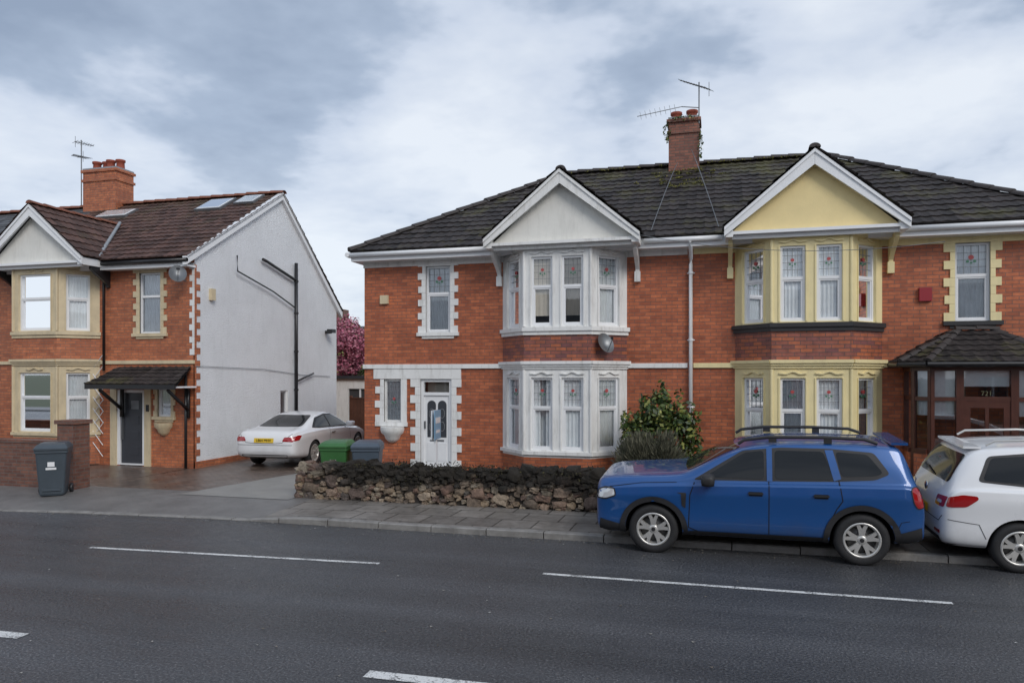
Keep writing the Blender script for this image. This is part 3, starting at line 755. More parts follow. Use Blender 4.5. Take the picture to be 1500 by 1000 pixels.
for _ in range(560):
    if random.random()<.75: gx=random.uniform(-12,5); gy=ky(gx)-abs(random.gauss(0,.16))-.01
    else: gx=random.uniform(-9,4); gy=random.uniform(4.2,10.5)
    r=random.uniform(.005,.015); a=random.uniform(0,3)
    mb.mesh([(gx+r*math.cos(a+k*1.57)*(1.6 if k%2 else 1),gy+r*math.sin(a+k*1.57),.006+.006*(k%2)) for k in range(4)],[[0,1,2,3]],GRIT)
mb.finish('road_grit')

# ------------------------------------------------------------------ stone wall
def Mstone():
    m,nt,N,L,b=nm('rubble_stone')
    g=N.new('ShaderNodeNewGeometry')
    c=ramp(nt,g.outputs['Random Per Island'],[(0.,(.18,.135,.10)),(.25,(.36,.27,.18)),(.45,(.12,.10,.088)),(.65,(.26,.16,.12)),(.8,(.46,.38,.28)),(1.,(.09,.08,.07))])
    p=g.outputs['Position']
    c=mixc(nt,c,ramp(nt,noi(nt,18,4,.7,p),[(.3,.55),(.7,1.2)]),1.,'MULTIPLY')
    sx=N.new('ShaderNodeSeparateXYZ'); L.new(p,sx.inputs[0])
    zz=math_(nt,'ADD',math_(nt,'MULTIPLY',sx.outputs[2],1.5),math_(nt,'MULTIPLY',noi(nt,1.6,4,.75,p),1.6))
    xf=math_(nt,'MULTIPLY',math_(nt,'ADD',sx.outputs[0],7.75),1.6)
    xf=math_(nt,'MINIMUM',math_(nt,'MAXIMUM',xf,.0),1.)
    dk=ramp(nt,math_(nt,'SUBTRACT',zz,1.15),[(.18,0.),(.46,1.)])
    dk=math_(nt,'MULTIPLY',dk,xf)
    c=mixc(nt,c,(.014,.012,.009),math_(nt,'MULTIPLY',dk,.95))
    L.new(c,b.inputs['Base Color']); b.inputs['Roughness'].default_value=.8
    bump(nt,b,noi(nt,30,4,.75,p),1.,.03); return m
STONE=Mstone(); MORT=M('wall_mortar',(.05,.042,.036),.9,var=.3,vs=10,bs=30,bstr=.8,bd=.03)
tb=bmesh.new(); bmesh.ops.create_cube(tb,size=2); bmesh.ops.subdivide_edges(tb,edges=tb.edges,cuts=2,use_grid_fill=True)
TV=[v.co.copy() for v in tb.verts]; TF=[[v.index for v in f.verts] for f in tb.faces]; tb.free()
def stone(mb,c,h,mat,rd=.35):
    ph=Vector((random.uniform(-99,99),)*3); rot=Matrix.Rotation(random.uniform(-.35,.35),3,'Y')
    vs=[]
    for p in TV:
        q=p.lerp(p.normalized()*1.25,rd); n=noise.noise_vector(q*1.2+ph)*.5
        q=q+n; q=Vector((q.x*h[0],q.y*h[1],q.z*h[2])); vs.append(rot@q+Vector(c))
    mb.mesh(vs,TF,mat,random.random()<.35)
def stonewall(mb,x0,x1,y,th,z0,z1):
    mb.box(W0,x0+.05,x1-.05,-(y+th-.05),-(y+.05),z0-.05,z1-.08,MORT)
    n=int((x1-x0)*(z1-z0)/.0115)
    pts=[]
    tries=0
    while tries<n*7:
        tries+=1
        px=random.uniform(x0,x1); pz_=random.uniform(z0+.02,z1-.07); w=random.choice((.05,.07,.09,.12,.15)); h=w*random.uniform(.45,.85)
        if all(abs(px-q[0])>(w+q[2])*.88 or abs(pz_-q[1])>(h+q[3])*.88 for q in pts):
            pts.append((px,pz_,w,h))
    for px,pz_,w,h in pts: stone(mb,(px,y+.05+random.uniform(-.025,.02),pz_),(w,.075,h),STONE)
    for _ in range(int(n*.8)):
        w=random.uniform(.03,.06); stone(mb,(random.uniform(x0,x1),y+.065,random.uniform(z0,z1-.08)),(w,.06,w*.7),STONE)
    x=x0
    while x<x1:
        w=random.uniform(.05,.15); stone(mb,(x+w,y+th/2+random.uniform(-.05,.05),z1-.07+random.uniform(-.03,.045)+.025*math.sin(x*1.7)),(w*1.05,th*.46,random.uniform(.05,.10)),STONE); x+=1.75*w
    for zz in (z0+.08,z0+.22,z0+.38,z0+.54): stone(mb,(x0+.03,y+th/2,zz),(.09,th*.5,.09),STONE)
mb=MB(); stonewall(mb,-7.86,7.5,12.78,.34,.09,.78); mb.finish('stone_wall')
def leafcloud(mb,blobs,n,size,mat,asp=1.6,up=0.,shell=.55):
    tot=sum(b[3]*b[4]*b[5] for b in blobs)
    for b in blobs:
        k=int(n*b[3]*b[4]*b[5]/tot)
        for _ in range(k):
            while True:
                v=Vector((random.uniform(-1,1),random.uniform(-1,1),random.uniform(-1,1)))
                l=v.length
                if .05<l<1 and (l>shell or random.random()<.35): break
            nn=noise.noise(v*2.3+Vector(b[:3])*3)
            if nn<-.22: continue
            v*= 1+nn*.35
            p=Vector((b[0]+v.x*b[3],b[1]+v.y*b[4],b[2]+v.z*b[5]))
            nrm=(v.normalized()*.6+Vector((random.gauss(0,1),random.gauss(0,1),random.gauss(0,1)))*.6+Vector((0,0,.4))).normalized()
            a=nrm.orthogonal().normalized(); a=Matrix.Rotation(random.uniform(0,6.28),3,nrm)@a
            if up: a=(a*(1-up)+(v.normalized()+Vector((0,0,.8)))*up).normalized()
            c=nrm.cross(a).normalized(); s=size*random.uniform(.6,1.3)
            mb.mesh([p-a*s*asp/2,p+c*s/2,p+a*s*asp/2,p-c*s/2],[[0,1,2,3]],mat)
MOSS=Misl('dead_ivy',[(0,(.010,.008,.006)),(.6,(.03,.024,.015)),(.9,(.05,.045,.02)),(1,(.09,.08,.03))],.9)
mb=MB()
for i in range(52):
    x=-6.9+.28*i
    leafcloud(mb,[(x,12.90+random.uniform(-.07,.05),.76+random.uniform(-.02,.05),.3,.17,random.uniform(.04,.11))],190,.024,MOSS,shell=.1)
    if random.random()<.5: leafcloud(mb,[(x,12.78,.62+random.uniform(-.1,.1),.2,.05,.12)],110,.022,MOSS,shell=.1)
mb.finish('wall_moss')

# ------------------------------------------------------------------ left brick wall, trellis
mb=MB(); f=Fr(0,12.5,0)
mb.box(f,-24,-13.35,-.23,0,.05,1.04,BRICKD); mb.box(f,-24,-13.36,-.25,.02,1.04,1.10,BRICKD)
mb.box(f,-13.34,-12.92,-.35,.07,.05,1.46,BRICKD); mb.box(f,-13.38,-12.88,-.39,.11,1.46,1.54,BRICKD)
mb.finish('brick_wall')
mb=MB()
for k in range(7):
    for sg in (-1,1):
        z0=.8+k*.3; mb.tube([(-15.95,15.9+.01*sg,z0),(-15.55,15.9+.01*sg,z0+sg*.45)],.012,PVC,4)
mb.finish('garden_trellis')

# ------------------------------------------------------------------ wheelie bins
def bin_(loc,rot,mat,lid=None,label=None):
    e=empty('wheelie_bin',loc,(0,0,rot)); mb=MB(); lid=lid or mat
    def ring(z,w,y0,y1,r=.04):
        pts=[]
        for cx,cy,a0 in ((w-r,y1-r,0),(-w+r,y1-r,90),(-w+r,y0+r,180),(w-r,y0+r,270)):
            for k in range(4):
                a=R(a0+30*k); pts.append((cx+r*math.cos(a),cy+r*math.sin(a),z))
        return pts
    rows=[ring(.02,.20,-.22,.24),ring(.06,.215,-.24,.26),ring(.55,.25,-.29,.29),ring(.86,.27,-.325,.30),ring(.87,.29,-.345,.32),ring(.93,.29,-.345,.32)]
    mb.grid(rows,mat,False,True); mb.face(rows[0],mat)
    lr=[ring(.932,.295,-.37,.33),ring(.965,.295,-.37,.34),ring(1.02,.26,-.30,.34),ring(1.05,.22,-.16,.33)]
    mb.grid(lr,lid,False,True); mb.face(lr[-1],lid); mb.face(lr[0],lid)
    mb.tube([(-.24,.40,.98),(.24,.40,.98)],.018,lid,8)
    for s in (-.24,.2): mb.tube([(s,.30,.97),(s,.40,.98)],.018,lid,6)
    for s in (-1,1): 
        mb.lathe([(.02,s*.30),(.09,s*.30),(.10,s*.285),(.10,s*.255),(.09,s*.24),(.02,s*.24)],(0,.27,.10),BLACK,'x',16)
    mb.tube([(-.27,.27,.10),(.27,.27,.10)],.012,BLACK,6)
    if label:
        mb.box(Fr(0,-.30,0),-.06,.06,-.03,.006,.60,.74,PVC); mb.box(Fr(0,-.30,0),-.09,.09,-.03,.004,.54,.58,PVC)
    mb.box(Fr(0,-.2,0),-.16,.16,.0,.075,.12,.16,mat)
    mb.finish('bin_body',e); return e
BING=M('bin_grey_plastic',(.060,.078,.095),.45,var=.12)
BING2=M('bin_slate_plastic',(.075,.10,.13),.45,var=.12)
BINN=M('bin_green_plastic',(.045,.15,.045),.45,var=.12)
bin_((-12.80,11.85,.085),R(38),BING,label=True)
bin_((-7.42,13.55,.11),R(12),BINN,label=True); bin_((-6.78,13.62,.11),R(18),BING2)

# ------------------------------------------------------------------ vegetation
LEAF=Misl('leaves_green',[(0,(.014,.032,.008)),(.5,(.05,.09,.018)),(.8,(.12,.16,.035)),(1,(.32,.31,.08))],.5)
LEAFG=Misl('leaves_greygreen',[(0,(.035,.038,.022)),(.5,(.10,.10,.065)),(1,(.20,.19,.13))],.7)
PINK=Misl('blossom_pink',[(0,(.25,.05,.09)),(.5,(.45,.13,.20)),(1,(.60,.28,.34))],.7)
BARK=M('bark',(.09,.065,.045),.85,var=.3,vs=8,bs=30)
def twigs(mb,base,tips,r):
    b=Vector(base)
    for t in tips:
        t=Vector(t); m=b.lerp(t,.5)+Vector((random.uniform(-.1,.1),random.uniform(-.1,.1),.05))
        mb.tube([b,m],r,BARK,5); mb.tube([m,t],r*.5,BARK,5)
e=empty('evergreen_bush'); mb=MB(); c=(-1.07,15.0)
bl=[(c[0]-.35,c[1],1.0,.45,.4,.7),(c[0]+.25,c[1],1.2,.45,.4,.7),(c[0]-.05,c[1],1.75,.36,.33,.45),(c[0]+.52,c[1]-.05,1.65,.24,.22,.3),(c[0]-.6,c[1],1.5,.22,.22,.3),(c[0]+.05,c[1],2.12,.13,.13,.28),(c[0]-.3,c[1],1.95,.12,.12,.2),(c[0]+.35,c[1],2.0,.10,.1,.22),(c[0]+.62,c[1],1.2,.2,.2,.3)]
twigs(mb,(c[0],c[1],.1),[b[:3] for b in bl],.03); mb.finish('stems',e)
mb=MB(); leafcloud(mb,bl,6300,.06,LEAF,1.9); mb.finish('leaves',e)
e=empty('rounded_shrub'); mb=MB(); c=(-1.2,13.9)
bl=[(c[0],c[1],.85,.62,.5,.58),(c[0]-.28,c[1],.8,.38,.4,.45),(c[0]+.3,c[1]-.05,.9,.36,.4,.48)]
twigs(mb,(c[0],c[1],.1),[(c[0]+math.cos(a)*.4,c[1]+math.sin(a)*.3,1.0) for a in range(6)],.02); mb.finish('stems',e)
mb=MB(); leafcloud(mb,bl,11000,.018,LEAFG,8.,.75,.3); mb.finish('leaves',e)
e=empty('blossom_tree'); mb=MB(); c=(-14.6,27.8)
twigs(mb,(c[0],c[1],0),[(c[0],c[1],2.2)],.1)
bl=[(c[0]+random.uniform(-.9,.9),c[1]+random.uniform(-.9,.9),random.uniform(2.6,4.6),.6,.6,.45) for _ in range(14)]
twigs(mb,(c[0],c[1],1.8),[b[:3] for b in bl],.05); mb.finish('trunk_and_limbs',e)
mb=MB(); leafcloud(mb,bl,6500,.09,PINK,1.2); mb.finish('blossom',e)
def tree(x,y,h,r,n,mat,name='background_tree'):
    e=empty(name); mb=MB(); mb.lathe([(.22,0),(.15,h*.3),(.08,h*.7)],(x,y,0),BARK,'z',8)
    bl=[(x+random.uniform(-r,r)*.7,y+random.uniform(-r,r)*.7,h*random.uniform(.45,.9),r*.45,r*.45,r*.4) for _ in range(14)]
    twigs(mb,(x,y,h*.3),[b[:3] for b in bl],.06); mb.finish('trunk_and_limbs',e)
    mb=MB(); leafcloud(mb,bl,n,.2,mat,1.5); mb.finish('leaves',e)
tree(-19,36,5.2,2.0,2500,LEAF)
mb=MB(); leafcloud(mb,[(-1.22,19.4,8.72,.09,.12,.28),(-.38,19.4,8.35,.07,.12,.38),(-.8,19.4,9.05,.38,.2,.05)],420,.04,LEAF); mb.finish('chimney_weeds')
RMOSS=Misl('roof_moss',[(0,(.05,.05,.015)),(.5,(.13,.125,.03)),(1,(.24,.22,.06))],.95)
mb=MB()
for _ in range(46):
    mx_=random.gauss(-.75,.45); my=random.uniform(18.2,19.45); 
    leafcloud(mb,[(mx_,my,EZ+(my-EY)*(RZ-EZ)/(RY-EY)+.045,.09,.07,.025)],26,.035,RMOSS,1.2,shell=.1)
for _ in range(60):
    mx_=random.uniform(-4,2.4); leafcloud(mb,[(mx_,RY-.12,RZ+.03,.10,.06,.025)],16,.03,RMOSS,1.2,shell=.1)
mb.finish('roof_moss')
mb=MB(); leafcloud(mb,[(-4.6+.5*i+random.uniform(-.2,.2),15.0+random.uniform(-.5,.2),.2,.25,.2,.2) for i in range(9)],900,.04,LEAF,2.,.4); mb.finish('garden_weeds')

# ------------------------------------------------------------------ backdrop
mb=MB(); f=Fr(-12.8,24.3,0)
for i in range(34): mb.box(f,i*.14,i*.14+.13,-.02,.0+.006*(i%2),.1,1.65,FENCEW)
for i in range(4): mb.box(f,i*1.6-.05,i*1.6+.05,-.12,-.03,.1,1.75,FENCEW)
mb.box(f,0,4.76,-.01,.03,1.65,1.69,FENCEW); mb.finish('wooden_fence')
e=empty('garage'); mb=MB(); f=Fr(-16.5,27.,0)
wall(mb,f,0,4.6,0,2.35,WHITE,[(2.2,3.2,1.25,1.95)]); wall(mb,Fr(-11.9,27,math.pi/2),0,4,0,2.35,WHITE)
mb.box(f,2.2,3.2,-.12,-.08,1.25,1.95,ROOM); mb.box(f,2.67,2.73,-.08,-.03,1.25,1.95,PVC); mb.box(f,-.1,4.7,-4.1,.12,2.35,2.47,DARKGREY); mb.finish('garage_walls',e)
def bghouse(x0,x1,y,ez,rz,mat):
    e=empty('terraced_house'); mb=MB(); f=Fr(x0,y,0); L=x1-x0
    hs=[]
    k=1.
    while k<L-1.5:
        hs+=[(k,k+1.1,.9,2.2),(k,k+1.1,3.2,ez-.3)]; k+=2.7
    wall(mb,f,0,L,0,ez,mat,hs,rmat=WHITE)
    for a,b,c,d in hs:
        mb.box(f,a,b,-.14,-.12,c,d,ROOM); mb.box(f,(a+b)/2-.04,(a+b)/2+.04,-.12,-.06,c,d,PVC); mb.box(f,a,b,-.12,-.07,d-.5,d-.43,PVC)
    for xx in (0,L):
        mb.face([f.P(xx,0,0),f.P(xx,-8,0),f.P(xx,-8,ez),f.P(xx,-4,rz),f.P(xx,0,ez)],mat)
    mb.box(f,L*.4,L*.4+1.2,-4.4,-3.6,rz-.5,rz+1.2,BRICKD)
    tile_plane(mb,(x0-.2,y-.3,ez-.1),(x1+.2,y-.3,ez-.1),(x1+.2,y+4,rz),(x0-.2,y+4,rz),SLATE,du=.3,amp=0)
    tile_plane(mb,(x1+.2,y+8.3,ez-.1),(x0-.2,y+8.3,ez-.1),(x0-.2,y+4,rz),(x1+.2,y+4,rz),SLATE,du=.5,amp=0)
    mb.finish('house_shell',e)
bghouse(-34,-16,44,4.0,6.0,BRICKD); bghouse(-12,14,46,4.2,6.3,WHITEG); bghouse(20,40,40,4.5,6.8,BRICK)
bghouse(10.5,24,16.2,5.2,8,BRICK)
for o in (-26,0,26):
    e=empty('terraced_house'); mb=MB(); f=Fr(o+12.5,-17,math.pi); 
    hs=[(1.2+k*3.1,2.6+k*3.1,z,z+1.5) for k in range(8) for z in (.9,3.6)]
    wall(mb,f,0,25,0,5.6,BRICK,hs,rmat=WHITE)
    for a,b,c,d in hs: mb.box(f,a,b,-.14,-.12,c,d,ROOM); mb.box(f,(a+b)/2-.05,(a+b)/2+.05,-.12,-.06,c,d,PVC)
    mb.face([(o-12.6,-16.7,5.5),(o+12.6,-16.7,5.5),(o+12.6,-21,8.2),(o-12.6,-21,8.2)],SLATE); mb.face([(o-12.6,-25,5.5),(o+12.6,-25,5.5),(o+12.6,-21,8.2),(o-12.6,-21,8.2)],SLATE)
    mb.finish('house_shell',e)

e=empty('estate_agent_board',(-5.62,14.4,.1),(0,0,R(97))); mb=MB()
mb.cbox((0,0,.8),(.05,.05,1.6),PVC); mb.cbox((.02,-.035,1.36),(.50,.015,.60),M('sign_blue',(.22,.40,.56),.4,var=.1)); mb.cbox((.02,.035,1.36),(.50,.015,.60),PVC); mb.cbox((.02,-.045,1.45),(.38,.004,.12),PVC); mb.cbox((.02,-.045,1.22),(.30,.004,.06),PVC)
mb.finish('board_and_post',e)

def cable(a,b,sag,r=.009):
    a,b=Vector(a),Vector(b); mb=MB()
    mb.tube([a.lerp(b,t/16)-Vector((0,0,sag*4*(t/16)*(1-t/16))) for t in range(17)],r,GALV,4); mb.finish('overhead_cable')
cable((-1.62,15.1,5.35),(4.0,15.0,4.9),.25,.006)
cable((-.95,19.3,7.9),(-1.3,15.6,5.5),-.05,.009); cable((-.6,19.3,8.2),(.05,15.6,5.5),-.05,.009)

# ------------------------------------------------------------------ cars
def paint(name,c,metal=.0,rough=.3):
    m,nt,N,L,b=nm(name); b.inputs['Base Color'].default_value=(*c,1); b.inputs['Metallic'].default_value=metal; b.inputs['Roughness'].default_value=rough
    b.inputs['Coat Weight'].default_value=1.; b.inputs['Coat Roughness'].default_value=.04
    p=objc(nt)
    sx=N.new('ShaderNodeSeparateXYZ'); L.new(p,sx.inputs[0])
    f=noi(nt,4,4,.7,p)
    d=math_(nt,'MULTIPLY',ramp(nt,math_(nt,'ADD',sx.outputs[2],math_(nt,'MULTIPLY',f,.35)),[(.40,1.),(.75,0.)]),.35)
    L.new(mixc(nt,c,(.11,.095,.08),d),b.inputs['Base Color'])
    L.new(ramp(nt,f,[(.3,rough*.9),(.7,rough*1.25)]),b.inputs['Roughness'])
    return m
def plain(name,c,rough=.4,metal=0,coat=0,spec=.5):
    return M(name,c,rough,metal,var=0,coat=coat,spec=spec)
BLUE=paint('blue_metallic_paint',(.004,.075,.27),.25,.35)
CARW=paint('white_car_paint',(.80,.81,.82),.0,.3)
CGLASS=plain('tinted_car_glass',(.016,.018,.020),.06,0,0,.35)
PLAST=M('black_plastic',(.022,.022,.024),.55,var=.15,vs=20)
SEAM=plain('panel_gap',(.004,.004,.005),.8)
TYRE=M('tyre_rubber',(.020,.020,.021),.75,var=.2,vs=12)
ALLOY=plain('silver_alloy',(.62,.61,.58),.35,.6)
CHROME=plain('chrome',(.6,.6,.6),.12,1.)
LAMP=plain('headlamp_lens',(.62,.64,.66),.08,.2,1.)
REDL=plain('rear_lamp_red',(.34,.006,.008),.12,0,1.)
PLY=plain('yellow_number_plate',(.75,.50,.03),.4)
BRK=plain('brake_disc',(.12,.12,.12),.5,.6)
def wheel(mb,cx,cy,cz,side,Rw,rr,w=.215,nsp=5,double=True,mat=None):
    mat=mat or ALLOY
    s=side; o=(cx,cy,cz)
    pr=[(rr,-.012),(rr+.02,.0),(Rw-.05,.004),(Rw-.018,-.012),(Rw,-.045),(Rw,-w+.045),(Rw-.02,-w+.01),(rr,-w)]
    mb.lathe([(r,s*h) for r,h in pr],o,TYRE,'y',48)
    for gk in range(3): mb.lathe([(Rw+.001,-s*(.07+gk*.04)),(Rw+.001,-s*(.078+gk*.04))],o,SEAM,'y',40)
    mb.lathe([(rr+.004,s*-.006),(rr-.004,s*.002),(rr-.022,s*.0),(rr-.03,s*-.03),(rr-.04,s*-.12),(.0,s*-.13)],o,mat,'y',48)
    mb.lathe([(rr-.05,s*-.10),(rr-.05,s*-.095),(.03,s*-.095)],o,BRK,'y',32)
    mb.lathe([(rr-.032,s*-.06),(rr-.034,s*-.118),(.05,s*-.12)],o,PLAST,'y',32)
    mb.lathe([(.075,s*-.06),(.07,s*-.03),(.055,s*-.015),(.03,s*-.01),(.0,s*-.01)],o,mat,'y',24)
    mb.lathe([(.028,s*-.006),(.0,s*-.005)],o,PLAST,'y',16)
    for k in range(nsp):
        for off in ((-.13,.13) if double else (0,)):
            a=2*math.pi*(k+.25)/nsp
            a0=a+off*.5; a1=a+off*1.9
            def pt(r,ang,dy,lat): 
                x=math.cos(ang)*r-math.sin(ang)*lat; z=math.sin(ang)*r+math.cos(ang)*lat
                return (cx+x,cy+s*dy,cz+z)
            wi,wo=(.026,.021) if double else (.038,.026)
            v=[]
            for r,an,dy,wd in ((.045,a0,-.018,wi),(rr*.6,(a0+a1)/2,-.012,wi*.95),(rr-.012,a1,-.008,wo)):
                v+= [pt(r,an,dy,-wd),pt(r,an,dy,wd),pt(r,an,dy-.05,wd),pt(r,an,dy-.05,-wd)]
            fs=[]
            for i in (0,4): fs+= [[i,i+1,i+5,i+4],[i+1,i+2,i+6,i+5],[i+3,i,i+4,i+7]]
            mb.mesh(v,fs,mat)
def rnd(poly,r,n=4):
    out=[]; m=len(poly)
    for i in range(m):
        p=Vector(poly[i]); a=Vector(poly[i-1]); b=Vector(poly[(i+1)%m])
        ra=min(r,(a-p).length*.45); rb=min(r,(b-p).length*.45)
        q0=p+(a-p).normalized()*ra; q1=p+(b-p).normalized()*rb
        for k in range(n+1):
            t=k/n; out.append(tuple(q0*(1-t)**2+p*2*t*(1-t)+q1*t*t))
    return out
class Car:
    def __init__(s,name,st,axles,archR,Rw,paintm,loc,rot,cr=.3):
        s.e=empty(name,loc,rot); s.paint=paintm; s.mb=MB(); s.axles=axles; s.Rw=Rw
        rings=[]
        for (x,zb_,yw,zs,yr,zr,zc) in st:
            h=zs-zb_
            half=[(0,zb_),(yw*.78,zb_),(yw*.95,zb_+.05),(yw*.985,zb_+h*.22),(yw*.975,zb_+h*.48),(yw,zb_+h*.80),(yw*.975,zs-.015)]
            p6=(yw*.925,zs+.012); half.append(p6)
            half.append((p6[0]+(yr-p6[0])*.45+.018,p6[1]+(zr-p6[1])*.5))
            half+= [(yr+.01,zr-.015),(yr-.05,zr+.012*1),(yr*.55,zr+(zc-zr)*.75),(0,zc)]
            ring=[(x,y,z) for y,z in half]+[(x,-y,z) for y,z in half[-2:0:-1]]
            rings.append(ring)
        n=len(rings[0]); nh=(n+2)//2
        vs=[p for r in rings for p in r]; fs=[]
        for i in range(len(rings)-1):
            for j in range(n):
                k=(j+1)%n; fs.append([i*n+j,i*n+k,(i+1)*n+k,(i+1)*n+j])
        for base in (0,(len(rings)-1)*n):
            for j in range(nh-1):
                a,b=j,j+1; ma,mb_=(n-j)%n,(n-j-1)%n
                fs.append([base+q for q in dict.fromkeys([a,b,mb_,ma])])
        me=bpy.data.meshes.new('tmp'); me.from_pydata(vs,[],fs)
        bm=bmesh.new(); bm.from_mesh(me); bmesh.ops.recalc_face_normals(bm,faces=bm.faces)
        cl=bm.edges.layers.float.new('crease_edge')
        bm.verts.ensure_lookup_table()
        for e in bm.edges:
            a,b=e.verts[0].index,e.verts[1].index
            if a//n!=b//n and abs(a//n-b//n)==1 and a%n==b%n:
                if a%n in (6,7,n-6,n-7): e[cl]=.6
                elif a%n in (9,n-9,5,n-5): e[cl]=cr
        bm.to_mesh(me); bm.free()
        o=bpy.data.objects.new('tmp',me); COL.objects.link(o)
        md=o.modifiers.new('s','SUBSURF'); md.levels=3; md.render_levels=3
        cut=[]
        for ax in axles:
            for sd in (-1,1):
                cm=MB(); seg=48; y0,y1=sd*.52,sd*1.3
                a=[(ax+archR*math.cos(2*math.pi*k/seg),y0,Rw+archR*math.sin(2*math.pi*k/seg)) for k in range(seg)]
                b=[(p[0],y1,p[2]) for p in a]
                cm.mesh(a+b,[list(range(seg)),list(range(2*seg-1,seg-1,-1))]+[[i,(i+1)%seg,(i+1)%seg+seg,i+seg] for i in range(seg)],BLACK)
                co=cm.finish('cut'); cut.append(co)
                bo=o.modifiers.new('b','BOOLEAN'); bo.object=co; bo.operation='DIFFERENCE'; bo.solver='EXACT'
        bpy.context.view_layer.update()
        dg=bpy.context.evaluated_depsgraph_get()
        m2=bpy.data.meshes.new_from_object(o.evaluated_get(dg))
        bpy.data.objects.remove(o)
        for c in cut: bpy.data.objects.remove(c)
        m2.materials.clear(); m2.materials.append(paintm); m2.materials.append(SEAM); m2.materials.append(PLAST)
        for p in m2.polygons:
            p.use_smooth=True; c=p.center; k=0
            for ax in axles:
                dd=math.hypot(c.x-ax,c.z-Rw)
                if dd<archR+.004 and (abs(abs(c.y)-.52)<.01 or dd>archR-.02 and abs(p.normal.y)<.35): k=1
            if c.z<st[len(st)//2][1]+.03 and p.normal.z<-.3: k=2
            p.material_index=k
        m2.set_sharp_from_angle(angle=R(35))
        s.body=bpy.data.objects.new('body_shell',m2); COL.objects.link(s.body); s.body.parent=s.e; m2.name='body_shell'
        s.bvh=BVHTree.FromPolygons([v.co.copy() for v in m2.vertices],[list(p.vertices) for p in m2.polygons])
    def proj(s,a,b,axis,side,off):
        if axis=='y': o=Vector((a,side*3,b)); d=Vector((0,-side,0))
        elif axis=='x': o=Vector((side*5,a,b)); d=Vector((-side,0,0))
        else: o=Vector((a,b,4)); d=Vector((0,0,-1))
        h,nr,i,_=s.bvh.ray_cast(o,d)
        if h is None:
            h,nr,i,_=s.bvh.find_nearest(o+d*(2.2 if axis=='y' else 2.8))
        if nr.dot(d)>0: nr=-nr
        return h+nr*off
    def patch(s,poly,axis,side,mat,off=.004,res=.05,rim=None):
        bm=bmesh.new(); vs=[bm.verts.new((p[0],p[1],0)) for p in poly]; bm.faces.new(vs)
        for ax in (0,1):
            lo=min(p[ax] for p in poly); hi=max(p[ax] for p in poly); n=max(1,int((hi-lo)/res))
            for k in range(1,n):
                c=lo+(hi-lo)*k/n; co=[0,0,0];co[ax]=c; no=[0,0,0];no[ax]=1
                bmesh.ops.bisect_plane(bm,geom=bm.verts[:]+bm.edges[:]+bm.faces[:],plane_co=co,plane_no=no)
        bm.verts.ensure_lookup_table(); bm.verts.index_update()
        V=[s.proj(v.co.x,v.co.y,axis,side,off) for v in bm.verts]; F=[[v.index for v in f.verts] for f in bm.faces]
        s.mb.mesh(V,F,mat,True); bm.free()
        if rim:
            s.line(list(poly)+[poly[0]],axis,side,rim[1],rim[0],off+.002)
    def line(s,pts,axis,side,w,mat,off=.003,step=.03):
        P=[]
        for a,b in zip(pts,pts[1:]):
            L=math.hypot(b[0]-a[0],b[1]-a[1]); n=max(1,int(L/step))
            for k in range(n): P.append((a[0]+(b[0]-a[0])*k/n,a[1]+(b[1]-a[1])*k/n))
        P.append(pts[-1]); A=[];B=[]
        for i,p in enumerate(P):
            q0=P[max(i-1,0)];q1=P[min(i+1,len(P)-1)]; dx,dy=q1[0]-q0[0],q1[1]-q0[1]; l=math.hypot(dx,dy) or 1
            nx,ny=-dy/l*w/2,dx/l*w/2
            A.append(s.proj(p[0]+nx,p[1]+ny,axis,side,off)); B.append(s.proj(p[0]-nx,p[1]-ny,axis,side,off))
        s.mb.grid([A,B],mat,True)
    def arch(s,ax,rad,w,mat,off,side,a0=-18,a1=198):
        pts=[(ax+(rad+w/2)*math.cos(R(a)),s.Rw+(rad+w/2)*math.sin(R(a))) for a in range(a0,a1+1,6)]
        pts=[p for p in pts if p[1]>.22]
        s.line(pts,'y',side,w,mat,off,.05)
    def mirror(s,x,y,z,mat,sd):
        base=Vector((x,sd*y,z)); s.mb.mesh([Matrix.Diagonal((.085,.11,.075))@(p.lerp(p.normalized()*1.25,.45))+base for p in TV],TF,mat,True)
        s.mb.tube([(x+.04,sd*(y-.15),z-.05),(x+.01,sd*(y-.03),z-.04)],.025,PLAST,6)
    def done(s):
        s.mb.finish('body_details',s.e)

# ---- blue SUV (boxier body, flatter roof, upright ends)
ST=[(2.17,.38,.66,.68,.54,.82,.84),(2.14,.27,.82,.82,.68,.97,.99),(2.03,.24,.88,.91,.73,1.02,1.04),(1.78,.24,.905,.945,.76,1.05,1.075),
(1.34,.24,.915,.975,.775,1.07,1.10),(1.02,.24,.915,.99,.775,1.09,1.12),(.88,.24,.915,.995,.77,1.12,1.155),(.50,.24,.915,1.01,.715,1.325,1.375),
(.16,.24,.915,1.02,.68,1.485,1.535),(-.30,.24,.915,1.03,.67,1.55,1.60),(-.95,.24,.915,1.045,.665,1.56,1.61),(-1.5,.25,.915,1.055,.66,1.55,1.595),
(-1.80,.27,.91,1.06,.65,1.53,1.56),(-1.87,.28,.905,1.06,.645,1.46,1.49),(-1.98,.30,.89,1.03,.68,1.15,1.17),(-2.04,.31,.87,.96,.69,1.02,1.04),(-2.09,.32,.83,.78,.66,.84,.86),(-2.10,.40,.72,.62,.58,.66,.68)]
car=Car('parked_car',ST,(1.338,-1.338),.395,.343,BLUE,(.492,11.385,.030),(R(-2.6),0,math.pi),.6)
k=-.035
def up(pl): return [(a,b+k) for a,b in pl]
